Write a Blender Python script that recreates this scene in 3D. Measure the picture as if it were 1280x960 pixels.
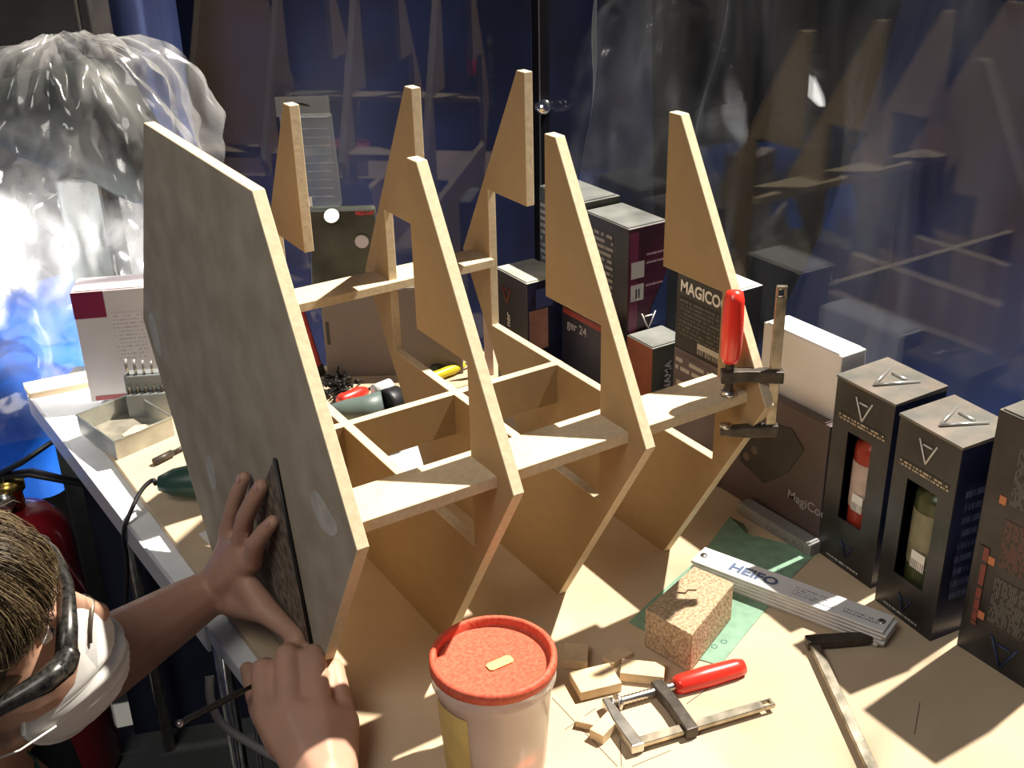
import bpy, bmesh, math, random
import numpy as np
from mathutils import Vector as V, Matrix, Quaternion, noise as mn
random.seed(4); np.random.seed(4)
for o in list(bpy.data.objects): bpy.data.objects.remove(o)
SC = bpy.context.scene
COL = SC.collection
S = 0.156                                   # metres per fitted unit (12 mm boards)

# ------------------------------------------------------------------ camera
CAM = V((-2.02965, -5.21441, 5.21125)) * S
FPX = 1433.23
YAW, PITCH, ROLL = map(math.radians, (31.73, 25.69, -1.365))
FW = V((math.sin(YAW)*math.cos(PITCH), math.cos(YAW)*math.cos(PITCH), -math.sin(PITCH)))
R0 = V((math.cos(YAW), -math.sin(YAW), 0)); U0 = R0.cross(FW)
RT = R0*math.cos(ROLL) + U0*math.sin(ROLL); UP = -R0*math.sin(ROLL) + U0*math.cos(ROLL)
cd = bpy.data.cameras.new('camera'); cam = bpy.data.objects.new('camera', cd); COL.objects.link(cam)
cd.sensor_width = 36; cd.lens = 36*FPX/1280; cd.clip_start = .02; cd.clip_end = 60
cam.matrix_world = Matrix.Translation(CAM) @ Matrix((RT, UP, -FW)).transposed().to_4x4()
SC.camera = cam
def ray(px, py): return FW + RT*((px-640)/FPX) + UP*((480-py)/FPX)
def pz(px, py, z=0):                        # pixel -> point at height z (metres)
    d = ray(px, py); return CAM + d*((z-CAM.z)/d.z)
def pxx(px, py, x=0):                       # pixel -> point on the plane x = const
    d = ray(px, py); return CAM + d*((x-CAM.x)/d.x)
def pd(px, py, d): return CAM + ray(px, py)*d
def zat(p, py):                             # height at which the vertical through p shows at image row py
    lo, hi = -.5, 1.
    for i in range(40):
        m = (lo+hi)/2; q = V((p.x, p.y, m))-CAM
        if 480-FPX*q.dot(UP)/q.dot(FW) > py: lo = m
        else: hi = m
    return lo

# ------------------------------------------------------------------ world, light, exposure
W = bpy.data.worlds.new('world'); SC.world = W; W.use_nodes = True
W.node_tree.nodes['Background'].inputs[0].default_value = (.36, .40, .62, 1)
W.node_tree.nodes['Background'].inputs[1].default_value = .085
SC.view_settings.view_transform = 'Standard'; SC.view_settings.look = 'None'
SC.view_settings.gamma = 1; SC.view_settings.use_curve_mapping = False
SC.view_settings.exposure = 0.0
def lamp(name, kind, loc, target, energy, color, **kw):
    l = bpy.data.lights.new(name, kind); l.energy = energy; l.color = color
    for k, v in kw.items(): setattr(l, k, v)
    o = bpy.data.objects.new(name, l); COL.objects.link(o); o.location = loc
    o.rotation_euler = (V(target)-V(loc)).to_track_quat('-Z', 'Y').to_euler(); return o
lamp('flood_lamp_light', 'SPOT', (3.62, .06, 5.6), (.28, .2, .1), 6300, (1, .91, .77), spot_size=math.radians(38), spot_blend=.7, shadow_soft_size=.06)
lamp('fill_light', 'AREA', (-1.35, -.65, 2.1), (0, .3, .1), 23, (1, .95, .87), size=1.0)  # unseen area lamp added as soft fill on the left faces

# ------------------------------------------------------------------ materials
MATS = {}
def nodes(name):
    m = bpy.data.materials.new(name); m.use_nodes = True
    nt = m.node_tree; return m, nt, nt.nodes, nt.links, nt.nodes['Principled BSDF']
def mat(name, c, rough=.6, metal=0, noise=0, scale=40, bump=0, c2=None, trans=0, coat=0, emit=0, spec=.5, detail=4, stretch=None):
    if name in MATS: return MATS[name]
    m, nt, N, L, b = nodes(name)
    b.inputs['Roughness'].default_value = rough; b.inputs['Metallic'].default_value = metal
    b.inputs['Specular IOR Level'].default_value = spec; b.inputs['Coat Weight'].default_value = coat
    b.inputs['Base Color'].default_value = (*c, 1)
    if noise or bump or c2:
        tc = N.new('ShaderNodeTexCoord'); n = N.new('ShaderNodeTexNoise'); n.inputs['Scale'].default_value = scale; n.inputs['Detail'].default_value = detail
        if stretch:
            mp = N.new('ShaderNodeMapping'); mp.inputs['Scale'].default_value = stretch
            L.new(tc.outputs['Object'], mp.inputs[0]); L.new(mp.outputs[0], n.inputs['Vector'])
        else: L.new(tc.outputs['Object'], n.inputs['Vector'])
        r = N.new('ShaderNodeValToRGB'); r.color_ramp.elements[0].position = .32; r.color_ramp.elements[1].position = .68
        k = 1-noise
        r.color_ramp.elements[0].color = (*[x*k for x in c], 1); r.color_ramp.elements[1].color = (*(c2 or [min(1, x*(1+noise)) for x in c]), 1)
        L.new(n.outputs['Fac'], r.inputs[0]); L.new(r.outputs[0], b.inputs['Base Color'])
        if bump:
            bp = N.new('ShaderNodeBump'); bp.inputs['Strength'].default_value = bump; bp.inputs['Distance'].default_value = .002
            L.new(n.outputs['Fac'], bp.inputs['Height']); L.new(bp.outputs[0], b.inputs['Normal'])
    if trans: b.inputs['Transmission Weight'].default_value = trans
    if emit:
        b.inputs['Emission Color'].default_value = (*c, 1); b.inputs['Emission Strength'].default_value = emit
    MATS[name] = m; return m
def clear_mat(name, alpha, tint=(1, 1, 1), rough=.1, white=.5, fres=1.5, nscale=None):
    """thin clear sheet: transparent with fresnel gloss and a little milky scatter"""
    m, nt, N, L, b = nodes(name); N.remove(b); out = N['Material Output']
    t = N.new('ShaderNodeBsdfTransparent'); t.inputs[0].default_value = (*tint, 1)
    g = N.new('ShaderNodeBsdfGlossy'); g.inputs['Roughness'].default_value = rough
    lw = N.new('ShaderNodeLayerWeight'); lw.inputs[0].default_value = .5
    pw = N.new('ShaderNodeMath'); pw.operation = 'POWER'; L.new(lw.outputs['Facing'], pw.inputs[0]); pw.inputs[1].default_value = 5
    f = N.new('ShaderNodeMapRange'); L.new(pw.outputs[0], f.inputs[0]); f.inputs[3].default_value = ((fres-1)/(fres+1))**2; f.inputs[4].default_value = 1
    m1 = N.new('ShaderNodeMixShader'); L.new(f.outputs[0], m1.inputs[0]); L.new(t.outputs[0], m1.inputs[1]); L.new(g.outputs[0], m1.inputs[2])
    last = m1
    if alpha:
        d = N.new('ShaderNodeBsdfDiffuse'); d.inputs[0].default_value = (white,)*3+(1,)
        tl = N.new('ShaderNodeBsdfTranslucent'); tl.inputs[0].default_value = (white,)*3+(1,)
        dm = N.new('ShaderNodeMixShader'); dm.inputs[0].default_value = .5; L.new(d.outputs[0], dm.inputs[1]); L.new(tl.outputs[0], dm.inputs[2])
        m2 = N.new('ShaderNodeMixShader'); m2.inputs[0].default_value = alpha
        if nscale:
            tc = N.new('ShaderNodeTexCoord'); mp = N.new('ShaderNodeMapping'); mp.inputs['Scale'].default_value = nscale
            n = N.new('ShaderNodeTexNoise'); n.inputs['Scale'].default_value = 1; n.inputs['Detail'].default_value = 5; n.inputs['Distortion'].default_value = 1.2
            L.new(tc.outputs['Object'], mp.inputs[0]); L.new(mp.outputs[0], n.inputs['Vector'])
            mr = N.new('ShaderNodeMapRange'); mr.inputs[1].default_value = .42; mr.inputs[2].default_value = .75; mr.inputs[3].default_value = alpha*.25; mr.inputs[4].default_value = alpha*2.6
            L.new(n.outputs['Fac'], mr.inputs[0]); L.new(mr.outputs[0], m2.inputs[0])
        L.new(last.outputs[0], m2.inputs[1]); L.new(dm.outputs[0], m2.inputs[2]); last = m2
    L.new(last.outputs[0], out.inputs[0]); MATS[name] = m; return m
def print_mat(name, fg, bg, lines=8, dens=.48, rough=.45, words=26):
    """flat print: rows of small unreadable type (UV driven)"""
    if name in MATS: return MATS[name]
    m, nt, N, L, b = nodes(name); b.inputs['Roughness'].default_value = rough
    uv = N.new('ShaderNodeUVMap'); sp = N.new('ShaderNodeSeparateXYZ'); L.new(uv.outputs[0], sp.inputs[0])
    def M(op, a, bb):
        n = N.new('ShaderNodeMath'); n.operation = op
        for i, x in enumerate((a, bb)):
            if isinstance(x, (int, float)): n.inputs[i].default_value = x
            elif x is not None: L.new(x, n.inputs[i])
        return n.outputs[0]
    row = M('MULTIPLY', sp.outputs[1], lines); fr = M('FRACT', row, None); fl = M('FLOOR', row, None)
    on = M('LESS_THAN', fr, .5)
    cb = N.new('ShaderNodeCombineXYZ'); L.new(M('MULTIPLY', sp.outputs[0], words), cb.inputs[0]); L.new(M('MULTIPLY', fl, 7.31), cb.inputs[1])
    n = N.new('ShaderNodeTexNoise'); n.inputs['Scale'].default_value = 1; n.inputs['Detail'].default_value = 0; L.new(cb.outputs[0], n.inputs['Vector'])
    k = M('MULTIPLY', on, M('GREATER_THAN', n.outputs['Fac'], dens))
    mx = N.new('ShaderNodeMix'); mx.data_type = 'RGBA'; L.new(k, mx.inputs[0]); mx.inputs[6].default_value = (*bg, 1); mx.inputs[7].default_value = (*fg, 1)
    L.new(mx.outputs[2], b.inputs['Base Color']); MATS[name] = m; return m

mdf = mat('mdf_board', (.31, .215, .112), .75, noise=.04, scale=55, bump=.05, spec=.25)
mdf_cool = mat('mdf_sanded_cool_lit', (.36, .305, .225), .8, noise=.10, scale=22, bump=.04, spec=.2, c2=(.42, .365, .28))  # sanded face, with the grey of bluish ambient light put into the colour
mdf_edge = mat('mdf_cut_edge', (.60, .50, .345), .85, noise=.08, scale=160, bump=.15, spec=.2)
board_m = mat('work_board', (.54, .425, .29), .8, noise=.07, scale=14, bump=.05, spec=.2, detail=8)
white_lam = mat('white_laminate', (.82, .84, .86), .35, noise=.06, scale=30)
steel = mat('steel', (.55, .53, .50), .32, 1, noise=.25, scale=60, bump=.1)
worn_steel = mat('worn_steel', (.42, .38, .30), .38, 1, noise=.45, scale=45, bump=.2)
dark_iron = mat('black_iron', (.055, .045, .035), .5, .3, noise=.4, scale=70, bump=.3)
red_pl = mat('red_plastic', (.78, .035, .02), .3, coat=.3)
black_pl = mat('black_plastic', (.012, .012, .014), .45)
ink_w = mat('white_ink', (.78, .77, .74), .5)
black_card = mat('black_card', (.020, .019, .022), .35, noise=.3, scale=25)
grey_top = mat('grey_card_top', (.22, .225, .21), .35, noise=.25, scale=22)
white_card = mat('white_card', (.76, .74, .72), .5, noise=.03, scale=9)
glass_m = clear_mat('window_glass', 0, tint=(.95, .96, .98), rough=.012, fres=1.38)
film_m = clear_mat('cloudy_film', .026, rough=.32, white=.55, fres=1.22, nscale=(3, 9, 1.6))
bag_m = clear_mat('crinkled_clear_plastic', .16, rough=.16, white=.85, fres=1.7, nscale=(7, 7, 5))
blister_m = clear_mat('blister_plastic', .10, tint=(.9, .95, .95), rough=.1, white=.6, fres=1.5)

# ------------------------------------------------------------------ mesh helpers
class MB:
    def __init__(s): s.bm = bmesh.new(); s.uv = s.bm.loops.layers.uv.new('UVMap'); s.mi = 0
    def face(s, pts, mi=None, uv=True, smooth=False):
        f = s.bm.faces.new([s.bm.verts.new(p) for p in pts]); f.material_index = s.mi if mi is None else mi; f.smooth = smooth
        if len(pts) == 4:
            for l, c in zip(f.loops, ((0, 0), (1, 0), (1, 1), (0, 1))): l[s.uv].uv = c
        return f
    def hexa(s, p, mi=None):                # 8 corners: bottom ring then top ring, counter-clockwise from above
        v = [s.bm.verts.new(x) for x in p]
        for q in ((3, 2, 1, 0), (4, 5, 6, 7), (0, 1, 5, 4), (1, 2, 6, 5), (2, 3, 7, 6), (3, 0, 4, 7)):
            f = s.bm.faces.new([v[i] for i in q]); f.material_index = s.mi if mi is None else mi
            for l, c in zip(f.loops, ((0, 0), (1, 0), (1, 1), (0, 1))): l[s.uv].uv = c
        return s
    def box(s, a, b, M=None, mi=None):
        (x0, y0, z0), (x1, y1, z1) = a, b
        p = [V(q) for q in ((x0, y0, z0), (x1, y0, z0), (x1, y1, z0), (x0, y1, z0), (x0, y0, z1), (x1, y0, z1), (x1, y1, z1), (x0, y1, z1))]
        if M: p = [M @ q for q in p]
        return s.hexa(p, mi)
    def prism(s, poly, d, mi_side=None, mi_cap=None):   # polygon of Vectors extruded by vector d
        n = len(poly); a = [s.bm.verts.new(p) for p in poly]; b = [s.bm.verts.new(p+d) for p in poly]
        f = s.bm.faces.new(a); f.material_index = mi_cap or 0; f = s.bm.faces.new(b[::-1]); f.material_index = mi_cap or 0
        for i in range(n):
            f = s.bm.faces.new((a[i], b[i], b[(i+1) % n], a[(i+1) % n])); f.material_index = mi_side or 0
        return s
    def tube(s, path, r, n=10, mi=None, flat=1., up=None, cap=True):
        path = [V(p) for p in path]; rr = r if isinstance(r, (list, tuple)) else [r]*len(path); rings = []
        prev = None
        for i, p in enumerate(path):
            t = (path[min(i+1, len(path)-1)]-path[max(i-1, 0)]).normalized()
            a = prev if prev is not None else (V(up) if up is not None else (V((0, 0, 1)) if abs(t.z) < .9 else V((1, 0, 0))))
            a = (a-t*a.dot(t)).normalized(); b = t.cross(a); prev = a
            rings.append([s.bm.verts.new(p+(a*math.cos(6.2832*k/n)*flat+b*math.sin(6.2832*k/n))*rr[i]) for k in range(n)])
        for i in range(len(rings)-1):
            for k in range(n):
                f = s.bm.faces.new((rings[i][k], rings[i][(k+1) % n], rings[i+1][(k+1) % n], rings[i+1][k])); f.smooth = True; f.material_index = s.mi if mi is None else mi
        if cap:
            for rg in (rings[0][::-1], rings[-1]):
                f = s.bm.faces.new(rg); f.material_index = s.mi if mi is None else mi
        return s
    def lathe(s, prof, o, ax=V((0, 0, 1)), n=32, mi=None, smooth=True):   # prof: (r, h)
        ax = V(ax).normalized(); a = ax.orthogonal().normalized(); b = ax.cross(a); o = V(o); rings = []
        for r, h in prof:
            if r < 1e-6: rings.append([s.bm.verts.new(o+ax*h)])
            else: rings.append([s.bm.verts.new(o+ax*h+(a*math.cos(6.28319*k/n)+b*math.sin(6.28319*k/n))*r) for k in range(n)])
        for A, B in zip(rings, rings[1:]):
            for k in range(n):
                q = [A[k % len(A)], A[(k+1) % len(A)], B[(k+1) % len(B)], B[k % len(B)]]; u = []
                for x in q:
                    if x not in u: u.append(x)
                if len(u) >= 3:
                    f = s.bm.faces.new(u); f.smooth = smooth; f.material_index = s.mi if mi is None else mi
        return s
    def hull(s, spheres, sub=2):            # closed convex hull of (centre, radius) balls
        b2 = bmesh.new()
        for c, r in spheres:
            bmesh.ops.create_icosphere(b2, subdivisions=sub, radius=r, matrix=Matrix.Translation(c))
        bmesh.ops.convex_hull(b2, input=b2.verts)
        bmesh.ops.delete(b2, geom=[v for v in b2.verts if not v.link_faces], context='VERTS')
        for f in b2.faces: f.smooth = True
        me = bpy.data.meshes.new('t'); b2.to_mesh(me); b2.free(); s.bm.from_mesh(me); bpy.data.meshes.remove(me); return s
    def ell(s, c, ax, rad, sub=3):          # ellipsoid with axes ax (3 vectors) and radii
        M = Matrix((ax[0]*rad[0], ax[1]*rad[1], ax[2]*rad[2])).transposed().to_4x4(); M.translation = c
        bmesh.ops.create_icosphere(s.bm, subdivisions=sub, radius=1, matrix=M); return s
def world_off(o):
    v = V((0, 0, 0))
    while o is not None: v += o.location; o = o.parent
    return v
def tag(o, label=None, cat=None, group=None, kind=None):
    for k, v in (('label', label), ('category', cat), ('group', group), ('kind', kind)):
        if v: o[k] = v
    return o
def obj(name, mb, mats, parent=None, label=None, cat=None, group=None, kind=None, bevel=0, loc=None, seg=2):
    bm = mb.bm if isinstance(mb, MB) else mb
    bmesh.ops.recalc_face_normals(bm, faces=bm.faces)
    if loc is None and parent is None:
        xs = [v.co for v in bm.verts]; loc = V((sum(p.x for p in xs)/len(xs), sum(p.y for p in xs)/len(xs), min(p.z for p in xs)))
    off = world_off(parent) if parent else V(loc)
    bmesh.ops.translate(bm, verts=bm.verts, vec=-off)
    me = bpy.data.meshes.new(name); bm.to_mesh(me); bm.free()
    for m in (mats if isinstance(mats, (list, tuple)) else [mats]): me.materials.append(m)
    o = bpy.data.objects.new(name, me); COL.objects.link(o)
    if parent: o.parent = parent
    else: o.location = loc
    if bevel:
        bv = o.modifiers.new('bevel', 'BEVEL'); bv.width = bevel; bv.segments = seg; bv.limit_method = 'ANGLE'
    return tag(o, label, cat, group, kind)
def thing(name, label, cat, loc, group=None):
    o = bpy.data.objects.new(name, None); COL.objects.link(o); o.location = V(loc); o.empty_display_size = .02
    return tag(o, label, cat, group)
def text(txt, o, xd, yd, h, m, parent, name='lettering', align='LEFT', bold=.012, sx=1., lift=.0006):
    c = bpy.data.curves.new('t', 'FONT'); c.body = txt; c.size = 1; c.align_x = align; c.resolution_u = 3; c.offset = bold
    t = bpy.data.objects.new('t', c); COL.objects.link(t)
    bpy.context.view_layer.update()
    me = bpy.data.meshes.new_from_object(t.evaluated_get(bpy.context.evaluated_depsgraph_get()))
    bpy.data.objects.remove(t); bpy.data.curves.remove(c)
    xd, yd = V(xd).normalized(), V(yd).normalized(); zd = xd.cross(yd)
    M = Matrix((xd*h*1.4*sx, yd*h*1.4, zd)).transposed().to_4x4(); M.translation = V(o)+zd*lift
    mb = MB(); mb.bm.from_mesh(me); bpy.data.meshes.remove(me); bmesh.ops.transform(mb.bm, matrix=M, verts=mb.bm.verts)
    return obj(name, mb, m, parent)
def quad(name, o, xd, yd, w, h, m, parent, lift=.0005):
    xd, yd = V(xd).normalized(), V(yd).normalized(); n = xd.cross(yd)*lift; o = V(o)+n
    mb = MB(); mb.face([o, o+xd*w, o+xd*w+yd*h, o+yd*h]); return obj(name, mb, m, parent)
X, Y, Z = V((1, 0, 0)), V((0, 1, 0)), V((0, 0, 1))

# ================================================================== SETTING
FLOOR = -.75
POST = V((4.6, 4.8, 0))*S; PDIR = V((-.934, .358, 0))
b = MB(); b.box((-4, -3.5, FLOOR-.05), (5, 6, FLOOR)); obj('floor', b, mat('concrete', (.07, .073, .073), .8, noise=.2, scale=6, bump=.1), kind='structure')
# far dark walls of the workshop
dk = mat('dark_wall', (.035, .035, .06), .8, noise=.2, scale=3)
b = MB(); b.box((4.9, -3.5, FLOOR), (5.0, 6, 2.6)); obj('wall_right', b, dk, kind='structure')
b = MB(); b.box((-4, 4.6, FLOOR), (4.9, 4.7, 2.6)); obj('wall_back', b, dk, kind='structure')
# glass panes
def pane(name, a, d, L, z0, z1, nrm, label):
    t = .005; a = V(a); M = [a, a+d*L, a+d*L+nrm*t, a+nrm*t]
    mb = MB(); mb.hexa([V((p.x, p.y, z0)) for p in M]+[V((p.x, p.y, z1)) for p in M])
    o = obj(name, mb, glass_m, kind='structure'); o['label'] = label
PN = V((.358, .934, 0))
base_m = mat('dark_blue_panel', (.012, .016, .035), .7, noise=.3, scale=6)
def low_wall(name, a, d, L, nrm):
    a = V(a); M = [a, a+d*L, a+d*L+nrm*.03, a+nrm*.03]
    mb = MB(); mb.hexa([V((p.x, p.y, FLOOR)) for p in M]+[V((p.x, p.y, -.037)) for p in M]); obj(name, mb, base_m, kind='structure')
low_wall('wall_lower_right', POST+V((0, -.02, 0)), -Y, 1.5, X)
low_wall('wall_lower_back', POST+PDIR*.02, PDIR, .80, PN)
pane('window_1', POST+V((0, -.014, 0)), -Y, 1.5, -.03, .72, X, 'clear glass pane behind the boxes, right of the black post')
pane('window_2', POST+PDIR*.014, PDIR, 3.6*S, -.03, .72, PN, 'clear glass pane at the back, left of the black post')
b = MB(); b.box((POST.x-.010, POST.y-.010, -.05), (POST.x+.010, POST.y+.010, .80))
b.box((POST.x-.0105, POST.y-.0112, -.05), (POST.x-.0085, POST.y-.010, .80), mi=1)
obj('trim_1', b, [mat('post_black', (.003, .003, .006), .9, spec=.1), mat('post_alu', (.16, .16, .17), .4, .6)], kind='structure')['label'] = 'black upright post between the two glass panes'

# blue tarpaulin: floor sheet outside the glass, rising into hanging folds
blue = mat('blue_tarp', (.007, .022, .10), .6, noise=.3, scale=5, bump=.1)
def sheet(fn, nu, nv, flip=False):
    mb = MB(); g = [[mb.bm.verts.new(fn(i/nu, j/nv)) for j in range(nv+1)] for i in range(nu+1)]
    for i in range(nu):
        for j in range(nv):
            f = mb.bm.faces.new((g[i][j], g[i+1][j], g[i+1][j+1], g[i][j+1])); f.smooth = True
            for l, (a, c) in zip(f.loops, ((0, 0), (1, 0), (1, 1), (0, 1))): l[mb.uv].uv = ((i+a)/nu, (j+c)/nv)
    return mb
def tarp_r(u, v):
    y = -1.6+u*2.95; k = .5+.5*math.sin(y*9+math.sin(y*4)*2)
    return V((1.55+.75*v**.8+.05*k*v+.02*math.sin(y*23)*v, y, -.62+v*v*1.05+.02*math.sin(y*7)*(1-v)))
obj('tarpaulin', sheet(tarp_r, 90, 24), blue, label='blue tarpaulin hanging in folds behind the right glass pane', cat='tarpaulin')
def tarp_b(u, v):
    p = V((1.72, 1.72, 0))+V((-.95, .31, 0))*u*3.6
    k = math.sin(u*60+math.sin(u*17)*2)*.022*(.3+v)
    p = p+V((.31, .95, 0))*(k-.25*(1-v)**3); p.z = FLOOR+.015+v*1.75; return p
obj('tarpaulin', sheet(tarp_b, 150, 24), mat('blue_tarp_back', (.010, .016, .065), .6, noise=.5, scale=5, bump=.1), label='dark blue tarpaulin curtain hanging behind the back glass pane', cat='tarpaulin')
def tarp_f(u, v):
    x = -.9+u*1.1; k = math.sin(x*22+2*math.sin(x*6))
    return V((x, 1.46+.06*v+.018*k*(1.2-v)+.02*math.sin(v*9+x*5), -.40+v*.42+.01*math.sin(x*13)))
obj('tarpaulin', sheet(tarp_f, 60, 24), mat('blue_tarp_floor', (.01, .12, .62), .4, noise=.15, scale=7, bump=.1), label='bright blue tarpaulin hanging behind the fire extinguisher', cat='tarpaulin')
def tarp_l(u, v):
    p = pd(262-u*420, 300, 2.62); k = math.sin(u*26+math.sin(u*9)*2)*.012
    return V((p.x+FW.x*k, p.y+FW.y*k, .05+v*1.1))
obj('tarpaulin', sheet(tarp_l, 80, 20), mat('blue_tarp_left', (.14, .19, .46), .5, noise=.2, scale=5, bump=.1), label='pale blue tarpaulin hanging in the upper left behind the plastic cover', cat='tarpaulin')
# cloudy plastic film hanging just outside the right pane
def film(u, v):
    y = POST.y-.05-u*1.45; x = POST.x+.06+.018*math.sin(u*31+v*3+2*math.sin(v*4))+.012*math.sin(u*70-v*6)+.01*math.sin(v*14+u*20)
    return V((x, y, .0+v*.78))
obj('plastic_film', sheet(film, 120, 50), film_m, label='cloudy clear plastic film hanging in ripples outside the right glass pane', cat='plastic film')
# cam lock on the post
t = thing('glass_lock', 'small chrome lock on the black post between the panes', 'lock', (POST.x, POST.y-.02, zat(POST, 134)-.012))
zc = zat(POST, 132); pl = V((POST.x-.012, POST.y-.022, zc))
b = MB(); b.lathe([(0, 0), (.010, 0), (.0115, .002), (.0115, .016), (.010, .018), (0, .018)], pl+V((.002, .0, 0)), -FW, 20); obj('cylinder', b, mat('chrome', (.8, .8, .8), .12, 1), t)
b = MB(); b.box((-.016, -.006, -.006), (.016, .006, .006), Matrix.Translation(pl+V((.008, .006, .003)))); obj('bracket', b, MATS['chrome'], t, bevel=.002)

# ================================================================== TABLE
def tl(y): return (-.245-(y)*.053)           # left table edge (units)
t = thing('work_table', 'white topped work table under the light wooden board', 'table', (.3, .4, FLOOR))
ya, yb = -3.6, 6.95
P = [V((tl(ya), ya, 0)), V((4.55, ya, 0)), V((4.55, 4.72, 0)), V((1.2, 6.0, 0)), V((tl(yb)+.35, yb-.05, 0)), V((tl(yb), yb-.1, 0))]
P = [p*S for p in P]
b = MB(); b.prism([V((p.x, p.y, -.036)) for p in P], V((0, 0, .024))); obj('tabletop', b, white_lam, t, bevel=.002)
b = MB(); e0, e1 = V((tl(1.9), 1.9, 0))*S, V((tl(yb), yb-.1, 0))*S; dn = (e1-e0).normalized(); nn = V((dn.y, -dn.x, 0))
b.hexa([V((*p.xy, z)) for z in (-.046, -.0105) for p in (e0-nn*.004, e0, e1, e1-nn*.004)]); obj('edge_trim', b, mat('pale_edge', (.62, .62, .66), .35, .3), t)
for lx, ly in ((-.1, 2.6), (-.02, 6.2), (4.3, -3.2), (4.3, 4.2)):
    b = MB(); p = V((lx, ly, 0))*S; b.tube([V((p.x, p.y, FLOOR)), V((p.x, p.y, -.036))], .011, 10); obj('leg', b, steel, t)
for sx in (-.06, .12):
    b = MB(); b.tube([V((sx*S-.02, 2.2*S, -.05)), V((sx*S-.06, 1.55*S, FLOOR+.02))], .0035, 8); obj('brace', b, steel, t)
b = MB(); b.tube([V((-.10, .30, -.28)), V((-.05, .02, -.34))], .004, 8); obj('brace', b, steel, t)
# light work board on top
def bl(y): return -.135-y*.026
P = [V((bl(-3.5), -3.5, 0)), V((4.5, -3.5, 0)), V((4.5, 4.70, 0)), V((1.2, 5.95, 0)), V((-.27, 5.55, 0)), V((bl(5.5), 5.2, 0))]
b = MB(); b.prism([V((p.x*S, p.y*S, -.0115)) for p in P], V((0, 0, .0115)))
obj('work_board', b, board_m, label='light wooden work board lying over the table top', cat='board', loc=V((.3, .3, -.0115)), bevel=.001)
b = MB(); q0, q1 = V((tl(6.75)*S-.004, 6.72*S, -.0118)), V((.30*S, 6.62*S, -.0118))
b.hexa([q0, q1, q1+V((0, .05, 0)), q0+V((0, .05, 0)), q0+Z*.011, q1+Z*.011, q1+V((0, .05, .011)), q0+V((0, .05, .011))])
obj('wood_strip', b, board_m, label='narrow wooden strip across the far left table corner', cat='wood strip', bevel=.001)

# ================================================================== MDF FRAME
T = .0768*S
YC = 1.719
def mir(y): return 2*YC-y
outer = [(.686, 0), (-.302, 1.703), (.698, 3.485), (.818, 3.485), (.822, 2.38), (.19, 2.38), (.19, 1.087)]
rib_poly = outer+[(mir(y), z) for y, z in outer[::-1]]
full_poly = [outer[0], outer[1], outer[2]]+[(mir(y), z) for y, z in (outer[2], outer[1], outer[0])]
frame = thing('board_frame', 'large unfinished fibreboard frame with four upright ribs and horn shaped tops', 'wooden frame', V((1.5, YC, 0))*S)
XS = [-.01, 1.0, 1.985, 3.0]
def plate(name, poly, x, left=None, label=None):
    b = MB(); b.prism([V((x, y, z))*S for y, z in poly], X*T, 1, 0)
    for f in b.bm.faces:
        if len(f.verts) > 4 and abs(f.calc_center_median().x-x*S) < 1e-4: f.material_index = 2
    return obj(name, b, [mdf, mdf_edge, left or mdf], frame, label=label, bevel=.0006, seg=1)
panel = plate('end_panel', full_poly, XS[0], mdf_cool, 'solid grey-brown end panel with filler patches')
for x in XS[1:]: plate('rib', rib_poly, x)
def slab(name, x0, x1, y0, y1, z0, z1, fx=0):
    b = MB(); b.box(V((x0, y0, z0))*S, V((x1, y1, z1))*S)
    for f in b.bm.faces:
        if min(abs(f.normal.z), 1) < .5: f.material_index = 1
    return obj(name, b, [mdf_edge, mdf], frame, bevel=.0006, seg=1)
sh = MB(); sh.box(V((XS[0]+.08, -.12, 1.673))*S, V((XS[3]+.01, .25, 1.75))*S); obj('front_shelf', sh, [mdf_edge, mdf], frame, bevel=.0006, seg=1)
sh = MB(); sh.box(V((XS[0]+.08, 3.19, 1.673))*S, V((XS[3]+.01, 3.55, 1.75))*S); obj('rear_shelf', sh, [mdf_edge], frame, bevel=.0006, seg=1)
sh = MB(); sh.box(V((XS[0]+.075, 2.18, .72))*S, V((XS[3]+.077, 2.257, 1.089))*S)
for f in sh.bm.faces:
    f.normal_update()
    if abs(f.normal.z) < .5: f.material_index = 1
obj('centre_beam', sh, [mdf_edge, mdf], frame, bevel=.0006, seg=1)
# filler patches on the end panel
putty = mat('filler', (.46, .44, .40), .85, noise=.14, scale=60, bump=.2, spec=.15)
def patch(pts):
    b = MB(); c = [pxx(px, py, XS[0]*S-.0001) for px, py in pts]
    for it in range(2): c = [p for a, e in zip(c, c[1:]+c[:1]) for p in (a.lerp(e, .25), a.lerp(e, .75))]
    b.prism(c, V((-.0003, 0, 0))); obj('filler_patch', b, putty, panel)
patch([(392, 610), (402, 622), (412, 640), (421, 655), (423, 668), (414, 671), (403, 662), (395, 645), (388, 625)])
patch([(258, 568), (264, 572), (269, 590), (271, 612), (266, 614), (262, 600), (257, 582)])
patch([(188, 388), (194, 398), (200, 425), (203, 448), (197, 442), (190, 420), (185, 400)])
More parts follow.
